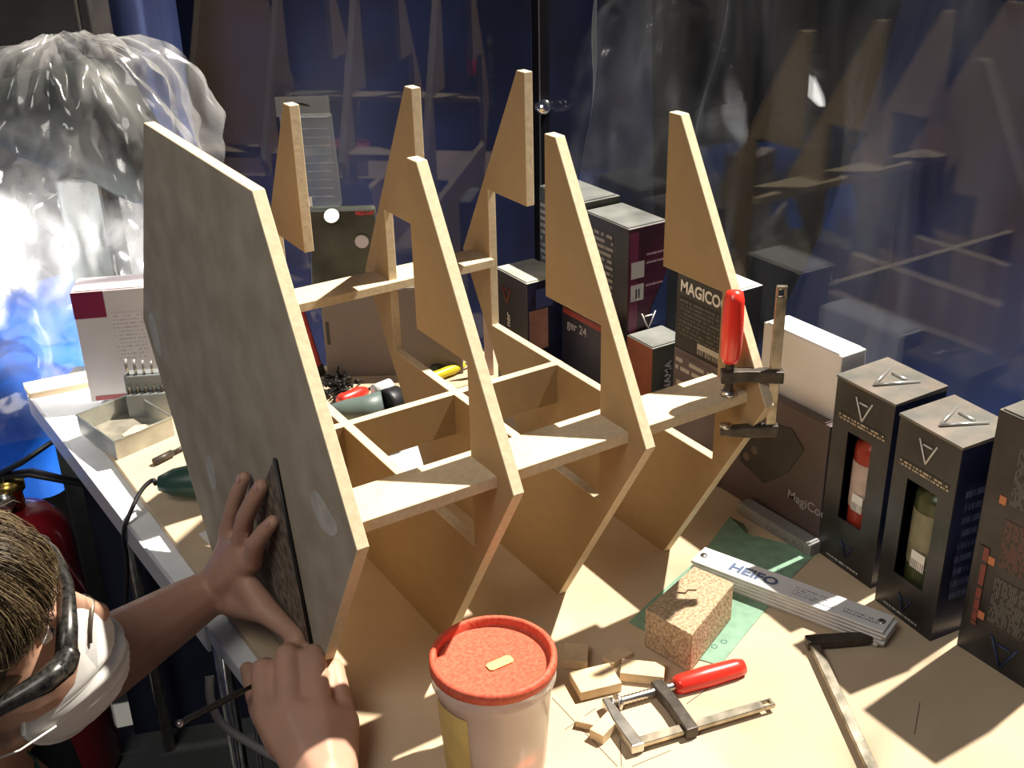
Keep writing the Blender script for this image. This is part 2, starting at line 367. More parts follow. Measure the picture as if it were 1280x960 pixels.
# rusty steel strip pressed on the panel
PX0 = XS[0]*S
strip = [pxx(345, 572, PX0-.0012), pxx(391, 807, PX0-.0012), pxx(372, 812, PX0-.0012), pxx(318, 640, PX0-.0012)]
b = MB(); b.prism(strip, V((-.0022, 0, 0)))
sp_ = obj('steel_strip', b, mat('rusty_steel', (.16, .115, .085), .6, .4, noise=.5, scale=90, bump=.3, c2=(.34, .28, .22)), label='rust speckled steel strip held flat against the end panel', cat='metal strip')
b = MB(); e = (strip[1]-strip[0]); eo = V((-.0005, .0006, 0))
b.tube([strip[0]+V((-.0018, -.0005, 0)), strip[1]+V((-.0018, -.0005, 0))], .0016, 8); obj('shadow_edge', b, black_pl, sp_)  # black tube painting the shade on the strip's thickness

# ================================================================== BOXES
def carton(name, label, cat, base, xd, w, d, h, body, top=None, group=None, side=None):
    """upright carton: base = near-left-bottom corner of the front (x-facing) face, xd = direction along that face (units in m)"""
    base = V(base); xd = V(xd).normalized(); yd = Z.cross(xd).normalized()      # yd points away behind the face
    t = thing(name, label, cat, base+xd*w/2+yd*d/2, group)
    bm_ = MB(); p = [base, base+xd*w, base+xd*w+yd*d, base+yd*d]
    bm_.hexa(p+[q+Z*h for q in p])
    for f in bm_.bm.faces:
        f.normal_update()
        if f.normal.z > .5: f.material_index = 1
        elif side is not None and abs(f.normal.dot(xd)) > .5: f.material_index = 2
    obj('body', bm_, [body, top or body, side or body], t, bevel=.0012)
    # closing flap on the lid
    fl = MB(); o = base+Z*(h+.0004)+xd*w*.04+yd*d*.03
    fl.hexa([o, o+xd*w*.92, o+xd*w*.92+yd*d*.9, o+yd*d*.9, o+Z*.0012, o+xd*w*.92+Z*.0012, o+xd*w*.92+yd*d*.9+Z*.0012, o+yd*d*.9+Z*.0012])
    obj('flap', fl, top or body, t)
    return t, base, xd, yd
def tri_logo(t, c, xd, yd, r, m, name='emblem'):
    b = MB(); xd, yd = V(xd), V(yd); n = xd.cross(yd).normalized()*.0008
    for k, (a, e) in enumerate((((-.5, .45), (0, -.6)), ((.5, .45), (0, -.6)), ((-.25, .25), (.25, .25)))):
        p, q = c+n+xd*r*a[0]+yd*r*a[1], c+n+xd*r*e[0]+yd*r*e[1]
        b.tube([p, q], r*.045, 4)
    return obj(name, b, m, t)
def front(base, xd, u, v): return V(base)+xd*u+Z*v
can_side = mat('dark_blue_card', (.012, .016, .05), .3, noise=.6, scale=14)
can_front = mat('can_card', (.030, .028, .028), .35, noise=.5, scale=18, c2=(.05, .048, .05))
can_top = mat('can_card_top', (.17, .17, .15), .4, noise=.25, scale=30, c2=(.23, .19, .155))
def can_box(label, base, end, d, h, win, can_col, can_label, lid):
    base, end = V(base), V(end); xd = (end-base).normalized(); w = (end-base).length; yd = Z.cross(xd)
    t = thing('can_box', label, 'box', base+xd*w/2+yd*d/2, 'tall dark boxes along the glass')
    u0, u1, v0, v1 = win
    mb = MB(); g = lambda u, v, k=0: base+xd*u+Z*v+yd*k
    th = .0015
    for (a, b_, c, e) in ((0, u0, 0, h), (u1, w, 0, h), (u0, u1, 0, v0), (u0, u1, v1, h)):   # front with a cut-out
        mb.hexa([g(a, c), g(b_, c), g(b_, c, th), g(a, c, th), g(a, e), g(b_, e), g(b_, e, th), g(a, e, th)], mi=0)
    mb.hexa([g(0, 0, d-th), g(w, 0, d-th), g(w, 0, d), g(0, 0, d), g(0, h, d-th), g(w, h, d-th), g(w, h, d), g(0, h, d)], mi=1)
    for a in (0, w-th): mb.hexa([g(a, 0, th), g(a+th, 0, th), g(a+th, 0, d-th), g(a, 0, d-th), g(a, h, th), g(a+th, h, th), g(a+th, h, d-th), g(a, h, d-th)], mi=1)
    mb.hexa([g(th, 0, th), g(w-th, 0, th), g(w-th, 0, d-th), g(th, 0, d-th), g(th, th, th), g(w-th, th, th), g(w-th, th, d-th), g(th, th, d-th)], mi=1)
    obj('body', mb, [can_front, can_side], t)
    mb = MB(); mb.hexa([g(-.001, h-.001, -.001), g(w+.001, h-.001, -.001), g(w+.001, h-.001, d), g(-.001, h-.001, d), g(-.001, h+.002, -.001), g(w+.001, h+.002, -.001), g(w+.001, h+.005, d), g(-.001, h+.005, d)])
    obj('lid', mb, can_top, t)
    tri_logo(t, g(w*.5, h*.90), xd, Z, w*.28, ink_w); tri_logo(t, g(w*.5, h+.004, d*.5), xd, yd, w*.5, mat('silver_ink', (.65, .65, .62), .25, .7))
    tri_logo(t, g(w*.5, v0*.45), xd, Z, w*.22, mat('blue_ink', (.02, .04, .12), .4))
    quad('print', g(w*.1, v1+.012), xd, Z, w*.8, .008, print_mat('tiny_print', (.55, .45, .3), (.03, .028, .028), 2), t)
    quad('print', g(w*.15, .006), xd, Z, w*.6, .005, print_mat('tiny_print2', (.5, .5, .48), (.03, .028, .028), 1), t)
    quad('print', g(w, .05, d*.2), yd, Z, d*.6, h*.6, print_mat('side_print', (.08, .1, .2), (.012, .016, .05), 9), t)
    # the can inside
    r = (u1-u0)*.60; c = g((u0+u1)/2, .004, r+.005)
    k = thing('spray_can', lid, 'can', c)
    mb = MB(); mb.lathe([(0, 0), (r*.95, 0), (r, .004), (r, v1*.86), (r*.92, v1*.9), (r*.5, v1*.94), (r*.5, v1*1.02), (0, v1*1.02)], c, Z, 28); obj('body', mb, can_col, k)
    mb = MB(); mb.lathe([(r+.0006, v0+.015), (r+.0006, v1*.78)], c, Z, 28); obj('paper_label', mb, can_label, k)
    bq = c-yd*(r+.0012)-xd*r*.15+Z*(v0+.014)
    quad('barcode', bq, xd, Z, r*.75, .022, print_mat('barcode', (.02, .02, .02), (.8, .8, .76), 1, .5, words=30), k)
C1a, C1b = V((4.02, 0.0, 0))*S, V((3.985, -.57, 0))*S
can_box('black window box nearest the white carton, with a red can inside', C1a, C1b, .50*S, 1.55*S, (.16*S, .40*S, .42*S, 1.16*S),
        mat('can_red', (.32, .035, .02), .3, .2), mat('can_label_pale', (.50, .38, .33), .5, noise=.15, scale=60), 'red can with pale label inside the middle black window box')
C2a, C2b = V((3.905, -.68, 0))*S, V((3.85, -1.235, 0))*S
can_box('black window box with an olive green can, between the two other tall boxes', C2a, C2b, .50*S, 1.55*S, (.14*S, .42*S, .34*S, 1.12*S),
        mat('can_green', (.06, .075, .03), .3, .3), mat('can_label_olive', (.21, .20, .12), .5, noise=.2, scale=60), 'olive green can with dull label inside the black window box')
# third tall box at the right image edge, printed side
C3a, C3b = V((3.97, -1.36, 0))*S, V((3.965, -1.92, 0))*S
t, o, xd, yd = carton('can_box', 'tall dark box with printed text columns at the right edge', 'box', C3a, C3b-C3a, (C3b-C3a).length, .5*S, 1.86*S, can_front, can_top, 'tall dark boxes along the glass', can_side)
pm = print_mat('text_block', (.13, .13, .12), (.03, .027, .027), 26, .42, words=9)
pm2 = print_mat('text_block_red', (.15, .06, .05), (.03, .027, .027), 26, .42, words=9)
for k, (vv, hh, m_) in enumerate(((1.25, .42, pm), (.78, .36, pm2), (.34, .36, pm))):
    quad('text_block', front(o, xd, .53*S, vv*S), Z, -xd, hh*S, .34*S, m_, t)
    b = MB(); q = front(o, xd, .12*S, (vv-.02)*S)-yd*.0006; b.face([q, q+xd*.05*S, q+xd*.05*S+Z*.06*S, q+Z*.06*S]); obj('flag_mark', b, mat('orange_ink', (.5, .18, .08), .5), t)
quad('red_title', front(o, xd, .12*S, .25*S), Z, -xd, .62*S, .08*S, print_mat('red_title', (.20, .05, .04), (.03, .027, .027), 1, .38, words=13), t, lift=.0012)
tri_logo(t, front(o, xd, .35*S, .16*S), xd, Z, .2*S, MATS['blue_ink'])
# white carton
W0 = V((4.16, .93, 0))*S
t, o, xd, yd = carton('white_carton', 'plain white carton standing against the glass behind the upright clamp', 'box', W0, -Y, .83*S, .26*S, 1.63*S, white_card, mat('white_card_top', (.85, .86, .86), .4))
# standing dark carton with product picture, in front of the white one
D0 = V((4.045, 1.22, 0))*S
t, o, xd, yd = carton('dark_carton', 'dark purple-brown carton with a black device picture leaning below the white carton', 'box', D0, -Y, 1.18*S, .08*S, 1.10*S, mat('purple_card', (.085, .06, .062), .45, noise=.2, scale=12))
b = MB(); pts = [(.25, .38), (.55, .30), (.80, .52), (.95, .80), (.80, .92), (.48, .86), (.28, .62)]
b.prism([front(o, xd, u*S, v*S)-yd*.0004 for u, v in pts], -yd*.0006); obj('device_picture', b, mat('picture_dark', (.022, .018, .018), .4, noise=.4, scale=40), t)
for u, v in ((.33, .45), (.42, .55)):
    b = MB(); b.lathe([(0, .0012), (.006, .0012)], front(o, xd, u*S, v*S), -yd, 14); obj('fitting_picture', b, mat('picture_brown', (.10, .07, .05), .5), t)
text('MagiCool', front(o, xd, .82*S, .30*S), xd, Z, .013, mat('grey_ink', (.34, .32, .33), .5), t)
# thin grey strip box before it
G0 = V((3.885, .80, 0))*S
t, o, xd, yd = carton('flat_carton', 'thin grey carton lying on the board below the dark carton', 'box', G0, -Y+X*.03, .82*S, .13*S, .10*S, mat('grey_card', (.24, .24, .24), .5, noise=.15, scale=40))
quad('print', front(o, xd, .35*S, .02*S), xd, Z, .4*S, .05*S, print_mat('grey_print', (.06, .06, .07), (.24, .24, .24), 3), t)
# MAGICOOL box on a paler box
M0 = V((4.03, 1.86, 0))*S
t, o, xd, yd = carton('lower_carton', 'purple-grey carton carrying the black carton with white lettering', 'box', M0, -Y, .66*S, .36*S, 1.12*S, mat('mauve_card', (.12, .09, .10), .5, noise=.3, scale=12), black_card)
quad('print', front(o, xd, .03*S, .92*S), xd, Z, .5*S, .15*S, print_mat('mauve_print', (.45, .42, .40), (.12, .09, .10), 2, .4, words=6), t)
for k in range(3):
    b = MB(); q = front(o, xd, (.05+.14*k)*S, .60*S)-yd*.0006; b.face([q, q+xd*.09*S, q+xd*.09*S+Z*.22*S, q+Z*.22*S]); obj('photo', b, mat('photo_%d' % k, ((.36, .32, .28), (.42, .30, .22), (.25, .25, .25))[k], .5), t)
t, o, xd, yd = carton('product_carton', 'black carton lettered in white capitals, stacked behind the red clamp handle', 'box', M0+Z*1.122*S, -Y, .66*S, .36*S, .69*S, black_card, white_card)
text('MAGICOOL', front(o, xd, .05*S, .53*S), xd, Z, .0165, ink_w, t, sx=.86, bold=.03)
quad('text_block', front(o, xd, .05*S, .14*S), xd, Z, .52*S, .34*S, print_mat('magic_text', (.10, .10, .095), (.020, .019, .020), 9, .45), t)
quad('barcode', front(o, xd, .30*S, .03*S), xd, Z, .28*S, .10*S, print_mat('barcode_w', (.02, .02, .02), (.55, .52, .45), 1, .45, words=40), t)
# tall carton with magenta side
K0 = V((4.03, 3.24, 0))*S
mag = mat('magenta_card', (.034, .010, .017), .4, noise=.55, scale=9, c2=(.075, .010, .030))
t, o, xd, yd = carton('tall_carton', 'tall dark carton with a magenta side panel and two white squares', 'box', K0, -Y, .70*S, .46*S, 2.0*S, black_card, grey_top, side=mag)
quad('text_block', front(o, xd, .05*S, 1.12*S), xd, Z, .42*S, .78*S, print_mat('tall_text', (.24, .22, .20), (.02, .019, .02), 13, .40, words=8), t)
so = o+xd*.70*S
quad('stripe', so+yd*.012*S, yd, Z, .10*S, 1.96*S, mat('stripe_pink', (.10, .014, .04), .4), t)
b = MB(); q = so+yd*.22*S+xd*.0006; b.face([q, q+yd*.24*S, q+yd*.24*S+Z*1.55*S, q+yd*.06*S+Z*1.2*S]); obj('blue_field', b, mat('blue_field', (.012, .025, .08), .4, noise=.4, scale=20), t)
for v, ch in ((1.52, ''), (1.30, 'II')):
    quad('white_square', so+yd*.03*S+Z*v*S, yd, Z, .15*S, .16*S, mat('square_white', (.34, .33, .32), .5), t, lift=.0009)
    if ch: text(ch, so+yd*.075*S+Z*(v+.03)*S, yd, Z, .014, black_pl, t, lift=.0016)
for v in (1.72, 1.64, 1.42): quad('print', so+yd*.20*S+Z*v*S, yd, Z, .2*S, .03*S, print_mat('mag_print', (.4, .33, .35), (.10, .02, .04), 1), t, lift=.0009)
tri_logo(t, so+yd*.25*S+Z*1.08*S, yd, Z, .16*S, ink_w); text('ner 2', so+yd*.10*S+Z*.88*S, yd, Z, .010, MATS['grey_ink'], t, lift=.001)
# box with printed side behind
t, o, xd, yd = carton('tall_carton', 'tall dark carton with slanting white text beside the black post', 'box', V((4.05, 4.02, 0))*S, -Y, .74*S, .44*S, 2.06*S, mat('green_black_card', (.030, .034, .026), .4, noise=.3, scale=15), grey_top)
quad('text_block', front(o, xd, .02*S, 1.18*S), xd, Z, .55*S, .82*S, print_mat('slant_text', (.26, .27, .24), (.030, .034, .026), 12, .38, words=7), t)
# black carton with white top
t, o, xd, yd = carton('small_carton', 'black carton with a pale glossy lid in front of the slanting text', 'box', V((3.50, 4.00, 0))*S, -Y, .58*S, .46*S, 1.33*S, black_card, mat('pale_lid', (.50, .50, .44), .25, noise=.3, scale=16), side=can_side)
tri_logo(t, front(o, xd, .22*S, 1.12*S), xd, Z, .16*S, mat('red_ink', (.3, .06, .04), .4)); text('ner', front(o, xd, .27*S, .78*S), Z, -xd, .012, ink_w, t)
so = o+xd*.58*S
quad('photo', so+yd*.02*S+Z*.62*S, yd, Z, .22*S, .42*S, mat('photo_can', (.30, .16, .13), .5, noise=.3, scale=30), t); quad('photo', so+yd*.1*S+Z*1.05*S, yd, Z, .2*S, .2*S, mat('photo_blue', (.04, .06, .2), .5), t)
# carton with number
t, o, xd, yd = carton('number_carton', 'dark carton with red top edge and a pale number, behind the third horn', 'box', V((3.86, 3.36, 0))*S, -Y, .74*S, .15*S, 1.06*S, mat('navy_card', (.014, .015, .03), .4, noise=.4, scale=15), mat('red_lid', (.22, .03, .02), .5))
text('ger 24', front(o, xd, .10*S, .86*S), xd, Z, .014, MATS['grey_ink'], t)
quad('red_band', front(o, xd, .03*S, .99*S), xd, Z, .68*S, .06*S, MATS['red_lid'], t)
# small carton with red face
t, o, xd, yd = carton('small_carton', 'small carton with rust red front and white vertical lettering on its side', 'box', V((4.0, 2.50, 0))*S, -Y, .38*S, .42*S, 1.0*S, mat('rust_card', (.20, .05, .022), .5, noise=.35, scale=14), grey_top, side=mat('dark_green_card', (.05, .05, .042), .4, noise=.3, scale=15))
so = o+xd*.38*S
text('NO NAMA', so+yd*.22*S+Z*.32*S, Z, -yd, .012, MATS['grey_ink'], t, lift=.0008)
# pale pink/white carton back left
t, o, xd, yd = carton('pink_carton', 'white carton with magenta corner beside the plastic covered machine', 'box', V((-.13, 6.13, 0))*S, V((.87, -.36, 0)), .72*S, .42*S, 1.2*S, mat('pinkish_white', (.60, .56, .57), .5, noise=.06, scale=10), mat('pinkish_top', (.72, .62, .66), .35, noise=.3, scale=14))
b = MB(); q = o-yd*.0008; b.face([q+Z*.92*S, q+xd*.31*S+Z*.92*S, q+xd*.31*S+Z*1.199*S, q+Z*1.199*S]); obj('magenta_corner', b, mat('magenta', (.20, .012, .055), .4), t)
quad('pale_print', o+xd*.35*S+Z*.45*S, xd, Z, .3*S, .5*S, print_mat('pale_print', (.40, .37, .40), (.60, .56, .57), 12, .5), t)
quad('red_foot', o+xd*.05*S+Z*.01*S, xd, Z, .4*S, .05*S, mat('red_print', (.3, .06, .07), .5), t)
# brown-grey cardboard box with black slot, dark package, blister pack
cb_m = mat('grey_cardboard', (.19, .155, .135), .75, noise=.06, scale=9)
t, o, xd, yd = carton('cardboard_box', 'plain grey-brown cardboard box with a black slot behind the frame', 'box', V((2.14, 5.27, 0))*S, V((.85, -.52, 0)), 1.45*S, .16*S, .98*S, cb_m)
quad('slot', o+xd*.03*S+Z*.38*S, xd, Z, .035*S, .26*S, black_pl, t)
t = thing('dark_package', 'dark plastic wrapped package with a round pale badge on the cardboard box', 'package', o+xd*.35*S+Z*.982*S)
b = MB(); p = o-xd*.08*S+yd*.01*S+Z*.985*S
for k, (x0, x1, y0, y1, z0, z1) in enumerate(((0, .75, 0, .15, 0, .86),)):
    b.hexa([p+xd*a*S+yd*c*S+Z*e*S for e in (z0,) for a, c in ((x0, y0), (x1, y0), (x1, y1), (x0, y1))]+[p+xd*a*S+yd*c*S+Z*z1*S for a, c in ((x0+.05, y0+.02), (x1-.04, y0+.02), (x1-.04, y1), (x0+.05, y1))])
obj('body', b, mat('dark_green_plastic', (.045, .052, .045), .3, noise=.5, scale=12, c2=(.10, .105, .085)), t, bevel=.004)
b = MB(); b.lathe([(0, .001), (.011, .001)], p+xd*.56*S+Z*.52*S-yd*.0, -yd, 20); obj('badge', b, mat('badge', (.55, .5, .52), .4), t)
b = MB(); b.lathe([(0, .001), (.012, .001)], p+xd*.28*S+Z*.80*S-yd*.002, (Z*.8-yd).normalized(), 20); obj('white_spot', b, ink_w, t)
text('RED-HT', p+xd*.52*S+Z*.80*S-yd*.001, xd, Z, .006, mat('bright_red_ink', (.8, .05, .06), .5), t)
b = MB()
for k in range(3): b.tube([p+xd*(.02+.22*k)*S-yd*.003, p+xd*(.15+.22*k)*S-yd*.006+Z*.01, p+xd*(.25+.22*k)*S-yd*.003+Z*.002], .0018, 5)
obj('wrap_edge', b, mat('wrap', (.5, .45, .45), .2), t)
t = thing('blister_pack', 'empty clear blister pack with hang tab standing behind the left rear horn', 'packaging', p+xd*.3*S+Z*.86*S)
bp = p-xd*.15*S+yd*.06*S+Z*.865*S; xb = xd
b = MB(); ww, hh, dd = .52*S, .92*S, .13*S
b.hexa([bp, bp+xb*ww, bp+xb*ww+yd*dd, bp+yd*dd, bp+Z*hh, bp+xb*ww*.95+Z*hh, bp+xb*ww*.95+yd*dd+Z*hh, bp+yd*dd+Z*hh]); obj('shell', b, blister_m, t, bevel=.002)
for k in range(9):
    b = MB(); q = bp+Z*(.12+.085*k)*S-yd*.0015+xb*.05*S; b.tube([q, q+xb*ww*.8], .0007, 5); obj('ridge', b, blister_m, t)
b = MB(); q = bp+Z*hh-xb*.004; b.hexa([q, q+xb*ww, q+xb*ww+yd*.002, q+yd*.002, q+Z*.19*S, q+xb*ww+Z*.19*S, q+xb*ww+yd*.002+Z*.19*S, q+yd*.002+Z*.19*S]); hb = obj('hang_tab', b, blister_m, t)
b = MB(); q = q+xb*ww*.33+Z*.09*S-yd*.0006; b.prism([q, q+xb*.012+Z*.003, q+xb*.024, q+xb*.024+Z*.003, q+xb*.012+Z*.007, q+Z*.003], -yd*.0004); obj('hang_slot', b, black_pl, hb)
b = MB(); q = bp-yd*.002+xb*.10*S+Z*.02*S; b.face([q, q+xb*.14*S, q+xb*.14*S+Z*.1*S, q+Z*.1*S]); obj('sticker', b, ink_w, t)

# ================================================================== BUCKET
BC = pz(616, 816, .85*S); BC.z = 0; BH = .85*S; BR = .375*S
t = thing('paint_bucket', 'small clear plastic bucket with a dusty red lid at the front', 'bucket', BC)
tub_m = clear_mat('tub_plastic', .5, tint=(.97, .94, .92), rough=.25, white=.86, fres=1.4)
b = MB(); b.lathe([(0, .002), (BR*.80, .002), (BR*.82, .006), (BR*.93, BH*.80), (BR*1.0, BH*.82), (BR*1.0, BH*.93), (BR*.985, BH*.935), (BR*.96, BH*.85), (BR*.91, BH*.8), (BR*.80, .008), (0, .005)], BC, Z, 48); obj('tub', b, tub_m, t)
b = MB(); b.lathe([(0, .007), (BR*.79, .007), (BR*.83, BH*.34), (0, BH*.33)], BC, Z, 40); obj('contents', b, mat('red_powder', (.62, .10, .05), .8, noise=.2, scale=40), t)
b = MB(); b.lathe([(0, BH*.925), (BR*.885, BH*.925), (BR*.898, BH*.926), (BR*.902, BH*.934), (BR*.91, BH*.985), (BR*.925, BH*.995), (BR*.96, BH*1.0), (BR*1.01, BH*.985), (BR*1.015, BH*.92), (BR*.985, BH*.92), (BR*.95, BH*.965), (BR*.90, BH*.91), (0, BH*.91)], BC, Z, 56)
lid = obj('lid', b, mat('dusty_red_lid', (.56, .075, .04), .6, noise=.10, scale=260, c2=(.58, .13, .075), spec=.25), t)
c0 = BC+Z*(BH*.925+.0004); dx = (pz(640, 822, BH)-pz(610, 835, BH)).normalized(); dy = Z.cross(dx); cc = pz(625, 829, BH*.93)
b = MB(); b.prism([cc+dx*a*.013+dy*e*.0055 for a, e in ((-1, -.6), (-.8, -1), (.8, -1), (1, -.6), (1, .6), (.8, 1), (-.8, 1), (-1, .6))], Z*.0008); obj('sticker', b, mat('yellow_sticker', (.85, .55, .18), .5), lid)
b = MB(); n = 14
FH = V((FW.x, FW.y, 0)).normalized(); RH = V((RT.x, RT.y, 0)).normalized()
for k in range(n):
    q = [math.radians(8+56*(k+j)/n) for j in (0, 1)]
    f = lambda a, h: BC-(RH*math.cos(a)+FH*math.sin(a))*(BR*(.82+.11*h/.8)+.0010)+Z*BH*h
    b.face([f(q[0], .06), f(q[1], .06), f(q[1], .72), f(q[0], .72)], smooth=True)
obj('paper_label', b, mat('bucket_label', (.50, .38, .13), .5, noise=.2, scale=30), t)

# ================================================================== SMALL THINGS ON THE BOARD
# green sandpaper
sp = [pz(*q, .0006) for q in ((912, 646), (935, 668), (1022, 690), (990, 722), (900, 832), (865, 822), (786, 778), (815, 750), (872, 700))]
b = MB(); b.prism(sp, Z*.0006); tt = obj('sandpaper', b, [mat('sandpaper_green', (.20, .34, .24), .85, noise=.12, scale=70, bump=.2)], label='sheet of green sandpaper under the folding rule and the block', cat='sandpaper')
b = MB()
for q in ((905, 802), (893, 808), (955, 735), (975, 712)):
    c = pz(*q, .0014); b.lathe([(.0028, 0), (.0036, 0)], c, Z, 12)
obj('stamp', b, mat('stamp_ink', (.03, .10, .12), .7), tt)
curl = MB(); curl.prism([pz(912, 646, .001), pz(935, 668, .001), pz(930, 655, .012)], Z*.0006); obj('curled_corner', curl, mat('sandpaper_back', (.05, .06, .04), .8), tt)
# folding rule
hz = .10*S
R0_, R1_ = pz(872, 699, .1*S), pz(1110, 788, .1*S); R0_.z = R1_.z = .0014
hd = (R1_-R0_).normalized(); hn = Z.cross(hd); hl = (R1_-R0_).length; hw = .225*S
t = thing('folding_rule', 'folded white folding rule printed with grey capitals, lying on green sandpaper', 'ruler', (R0_+R1_)/2)
slat_m = mat('rule_white', (.74, .74, .75), .35, noise=.04, scale=30); slat_e = mat('rule_edge', (.42, .40, .38), .5, noise=.2, scale=60)
nS = 5; st = .15*S/nS
for k in range(nS):
    b = MB(); ox = (-.004, .003, 0, .004, 0)[k]; a = R0_+hd*ox-hn*hw/2+Z*k*st
    b.hexa([a, a+hd*hl, a+hd*hl+hn*hw, a+hn*hw]+[q+Z*(st-.0007) for q in (a, a+hd*hl, a+hd*hl+hn*hw, a+hn*hw)])
    for f in b.bm.faces:
        f.normal_update()
        if abs(f.normal.z) < .5: f.material_index = 1
    obj('slat', b, [slat_m, slat_e], t, bevel=.0006, seg=1)
ht = R0_+Z*(nS*st-.0006)
text('HEIFO', ht+hd*.044-hn*.008, hd, hn, .0145, mat('rule_ink', (.10, .14, .24), .5), t, sx=1.08, bold=.035)
quad('print', ht+hd*.125-hn*.010, hd, hn, .05, .018, print_mat('rule_print', (.3, .3, .32), (.74, .74, .75), 4), t)
quad('print', ht+hd*.185-hn*.008, hd, hn, .04, .010, print_mat('rule_print2', (.25, .25, .3), (.74, .74, .75), 2), t)
for q in (.008, hl-.008):
    b = MB(); b.lathe([(0, .0012), (.004, .0010), (.0045, 0)], ht+hd*q, Z, 14); obj('rivet', b, steel, t)
# chipboard block
blk = [V((2.14, -.16, 0)), V((2.22, -.56, 0)), V((2.86, -.27, 0)), V((2.76, .05, 0))]; blk = [p*S+Z*.0014 for p in blk]
b = MB(); b.hexa(blk[::1]+[p+Z*.32*S for p in blk])
chip = mat('chipboard', (.42, .29, .17), .85, noise=.40, scale=300, bump=.5, c2=(.60, .46, .30), spec=.2)
tb = obj('chipboard_block', b, [chip], label='thick speckled chipboard block on the green sandpaper', cat='wood block', bevel=.0015)
b = MB(); q = (blk[0]+blk[2])/2+Z*.3205*S; b.tube([q+V((-.008, .012, .0003)), q+V((-.002, .006, .0004)), q+V((.004, .009, .0003)), q+V((.012, .004, .0003))], .0011, 5); obj('gouge', b, mat('gouge', (.10, .05, .03), .9), tb)
# offcuts
oc = mat('offcut_face', (.62, .48, .30), .8, noise=.1, scale=60)
def offcut(px, py, l, w, h, ang, label, tilt=0, z=0.0004):
    M = Matrix.Translation(pz(px, py, 0)+Z*z) @ Matrix.Rotation(ang, 4, 'Z') @ Matrix.Rotation(tilt, 4, 'X')
    b = MB(); b.box((-l/2, -w/2, 0), (l/2, w/2, h), M); obj('offcut', b, oc, label=label, cat='wood offcut', group='wood offcuts beside the bucket', bevel=.0008)
A_ = math.atan2(hd.y, hd.x)
offcut(744, 858, .046, .034, .0118, -.25, 'squarish wood offcut left of the lying clamp screw')
offcut(803, 846, .046, .024, .0118, -.75, 'wood offcut wedged between the chipboard block and the clamp')
offcut(720, 826, .030, .026, .0118, .9, 'small shadowed wood offcut next to the bucket rim')
offcut(756, 916, .032, .016, .0118, .35, 'short thick wood offcut at the lying clamp jaw')
offcut(733, 908, .020, .010, .008, -.9, 'tiny wood sliver at the left of the clamp jaw')
offcut(772, 824, .030, .016, .006, .1, 'thin wood offcut in front of the chipboard block')
# pencil lines on the board
pl_m = mat('pencil', (.09, .07, .05), .7)
for k, (a, c) in enumerate((((690, 872), (772, 958)), ((706, 912), (745, 885)), ((1143, 918), (1150, 878)), ((790, 958), (838, 938)), ((858, 880), (892, 855)), ((775, 925), (777, 958)))):
    b = MB(); p, q = pz(*a, .0003), pz(*c, .0003); d = (q-p).normalized(); n = Z.cross(d)*.0004; b.face([p-n, q-n, q+n, p+n]); obj('pencil_line', b, pl_m, bpy.data.objects['work_board'])

# ------------------------------------------------------------------ bar clamps
def f_clamp(label, o, bx, jy, L, reach, slide, hand_len, gap, dropz=None, nz=None, black_fixed=False):
    """o = bar end at the fixed jaw; bx along the bar; jy from bar to jaw tips"""
    bx, jy = V(bx).normalized(), V(jy).normalized(); n = bx.cross(jy).normalized()
    M = Matrix((bx, jy, n)).transposed().to_4x4(); M.translation = V(o)
    t = thing('bar_clamp', label, 'clamp', o, 'bar clamps')
    hw, ht = .0055, .0026
    b = MB()
    b.box((0, -hw, -ht), (L-.012, hw, ht), M)
    c = M @ V((L-.007, 0, 0))
    for s_ in (-1, 1): b.box((L-.012, min(s_*hw, s_*.003), -ht), (L, max(s_*hw, s_*.003), ht), M)
    b.box((L-.0035, -.0035, -ht), (L, .0035, ht), M)
    obj('bar', b, worn_steel, t, bevel=.0006, seg=1)
    b = MB(); prof = [(-.006, -.008), (.008, -.008), (.006, reach*.5), (.004, reach), (-.004, reach), (-.007, reach*.5)]
    b.prism([M @ V((x, y, -.0055)) for x, y in prof], (M.to_3x3() @ V((0, 0, .011)))); obj('fixed_jaw', b, dark_iron if black_fixed else steel, t, bevel=.0015)
    b = MB(); b.lathe([(0, 0), (.0065, 0), (.0065, .003), (0, .003)], M @ V((.004, reach-.006, 0)), bx, 16); obj('jaw_pad', b, steel, t)
    if slide:
        b = MB(); prof = [(slide-.007, -.009), (slide+.007, -.009), (slide+.008, reach*.5), (slide+.007, reach+.003), (slide-.007, reach+.003), (slide-.005, reach*.5)]
        b.prism([M @ V((x, y, -.0065)) for x, y in prof], (M.to_3x3() @ V((0, 0, .013)))); obj('sliding_jaw', b, dark_iron, t, bevel=.0015)
        a, e = M @ V((gap, reach-.006, 0)), M @ V((slide+.018, reach-.006, 0))
        k = 30; b = MB(); path = [a.lerp(e, i/k) for i in range(k+1)]; b.tube(path, [.0042 if i % 2 else .0050 for i in range(k+1)], 10); obj('screw', b, dark_iron if dropz else steel, t)
        b = MB(); b.lathe([(0, 0), (.0085, 0), (.0085, .003), (.005, .006), (0, .006)], a-bx*.002, bx, 18); obj('screw_pad', b, steel, t)
        hs = M @ V((slide+.017, reach-.006, 0)); h = hand_len
        b = MB(); b.lathe([(0, 0), (.0085, 0), (.0105, .006), (.0115, h*.45), (.0105, h*.85), (.0085, h*.96), (0, h)], hs, bx, 18)
        for f in b.bm.faces: pass
        obj('handle', b, red_pl, t)
    return t
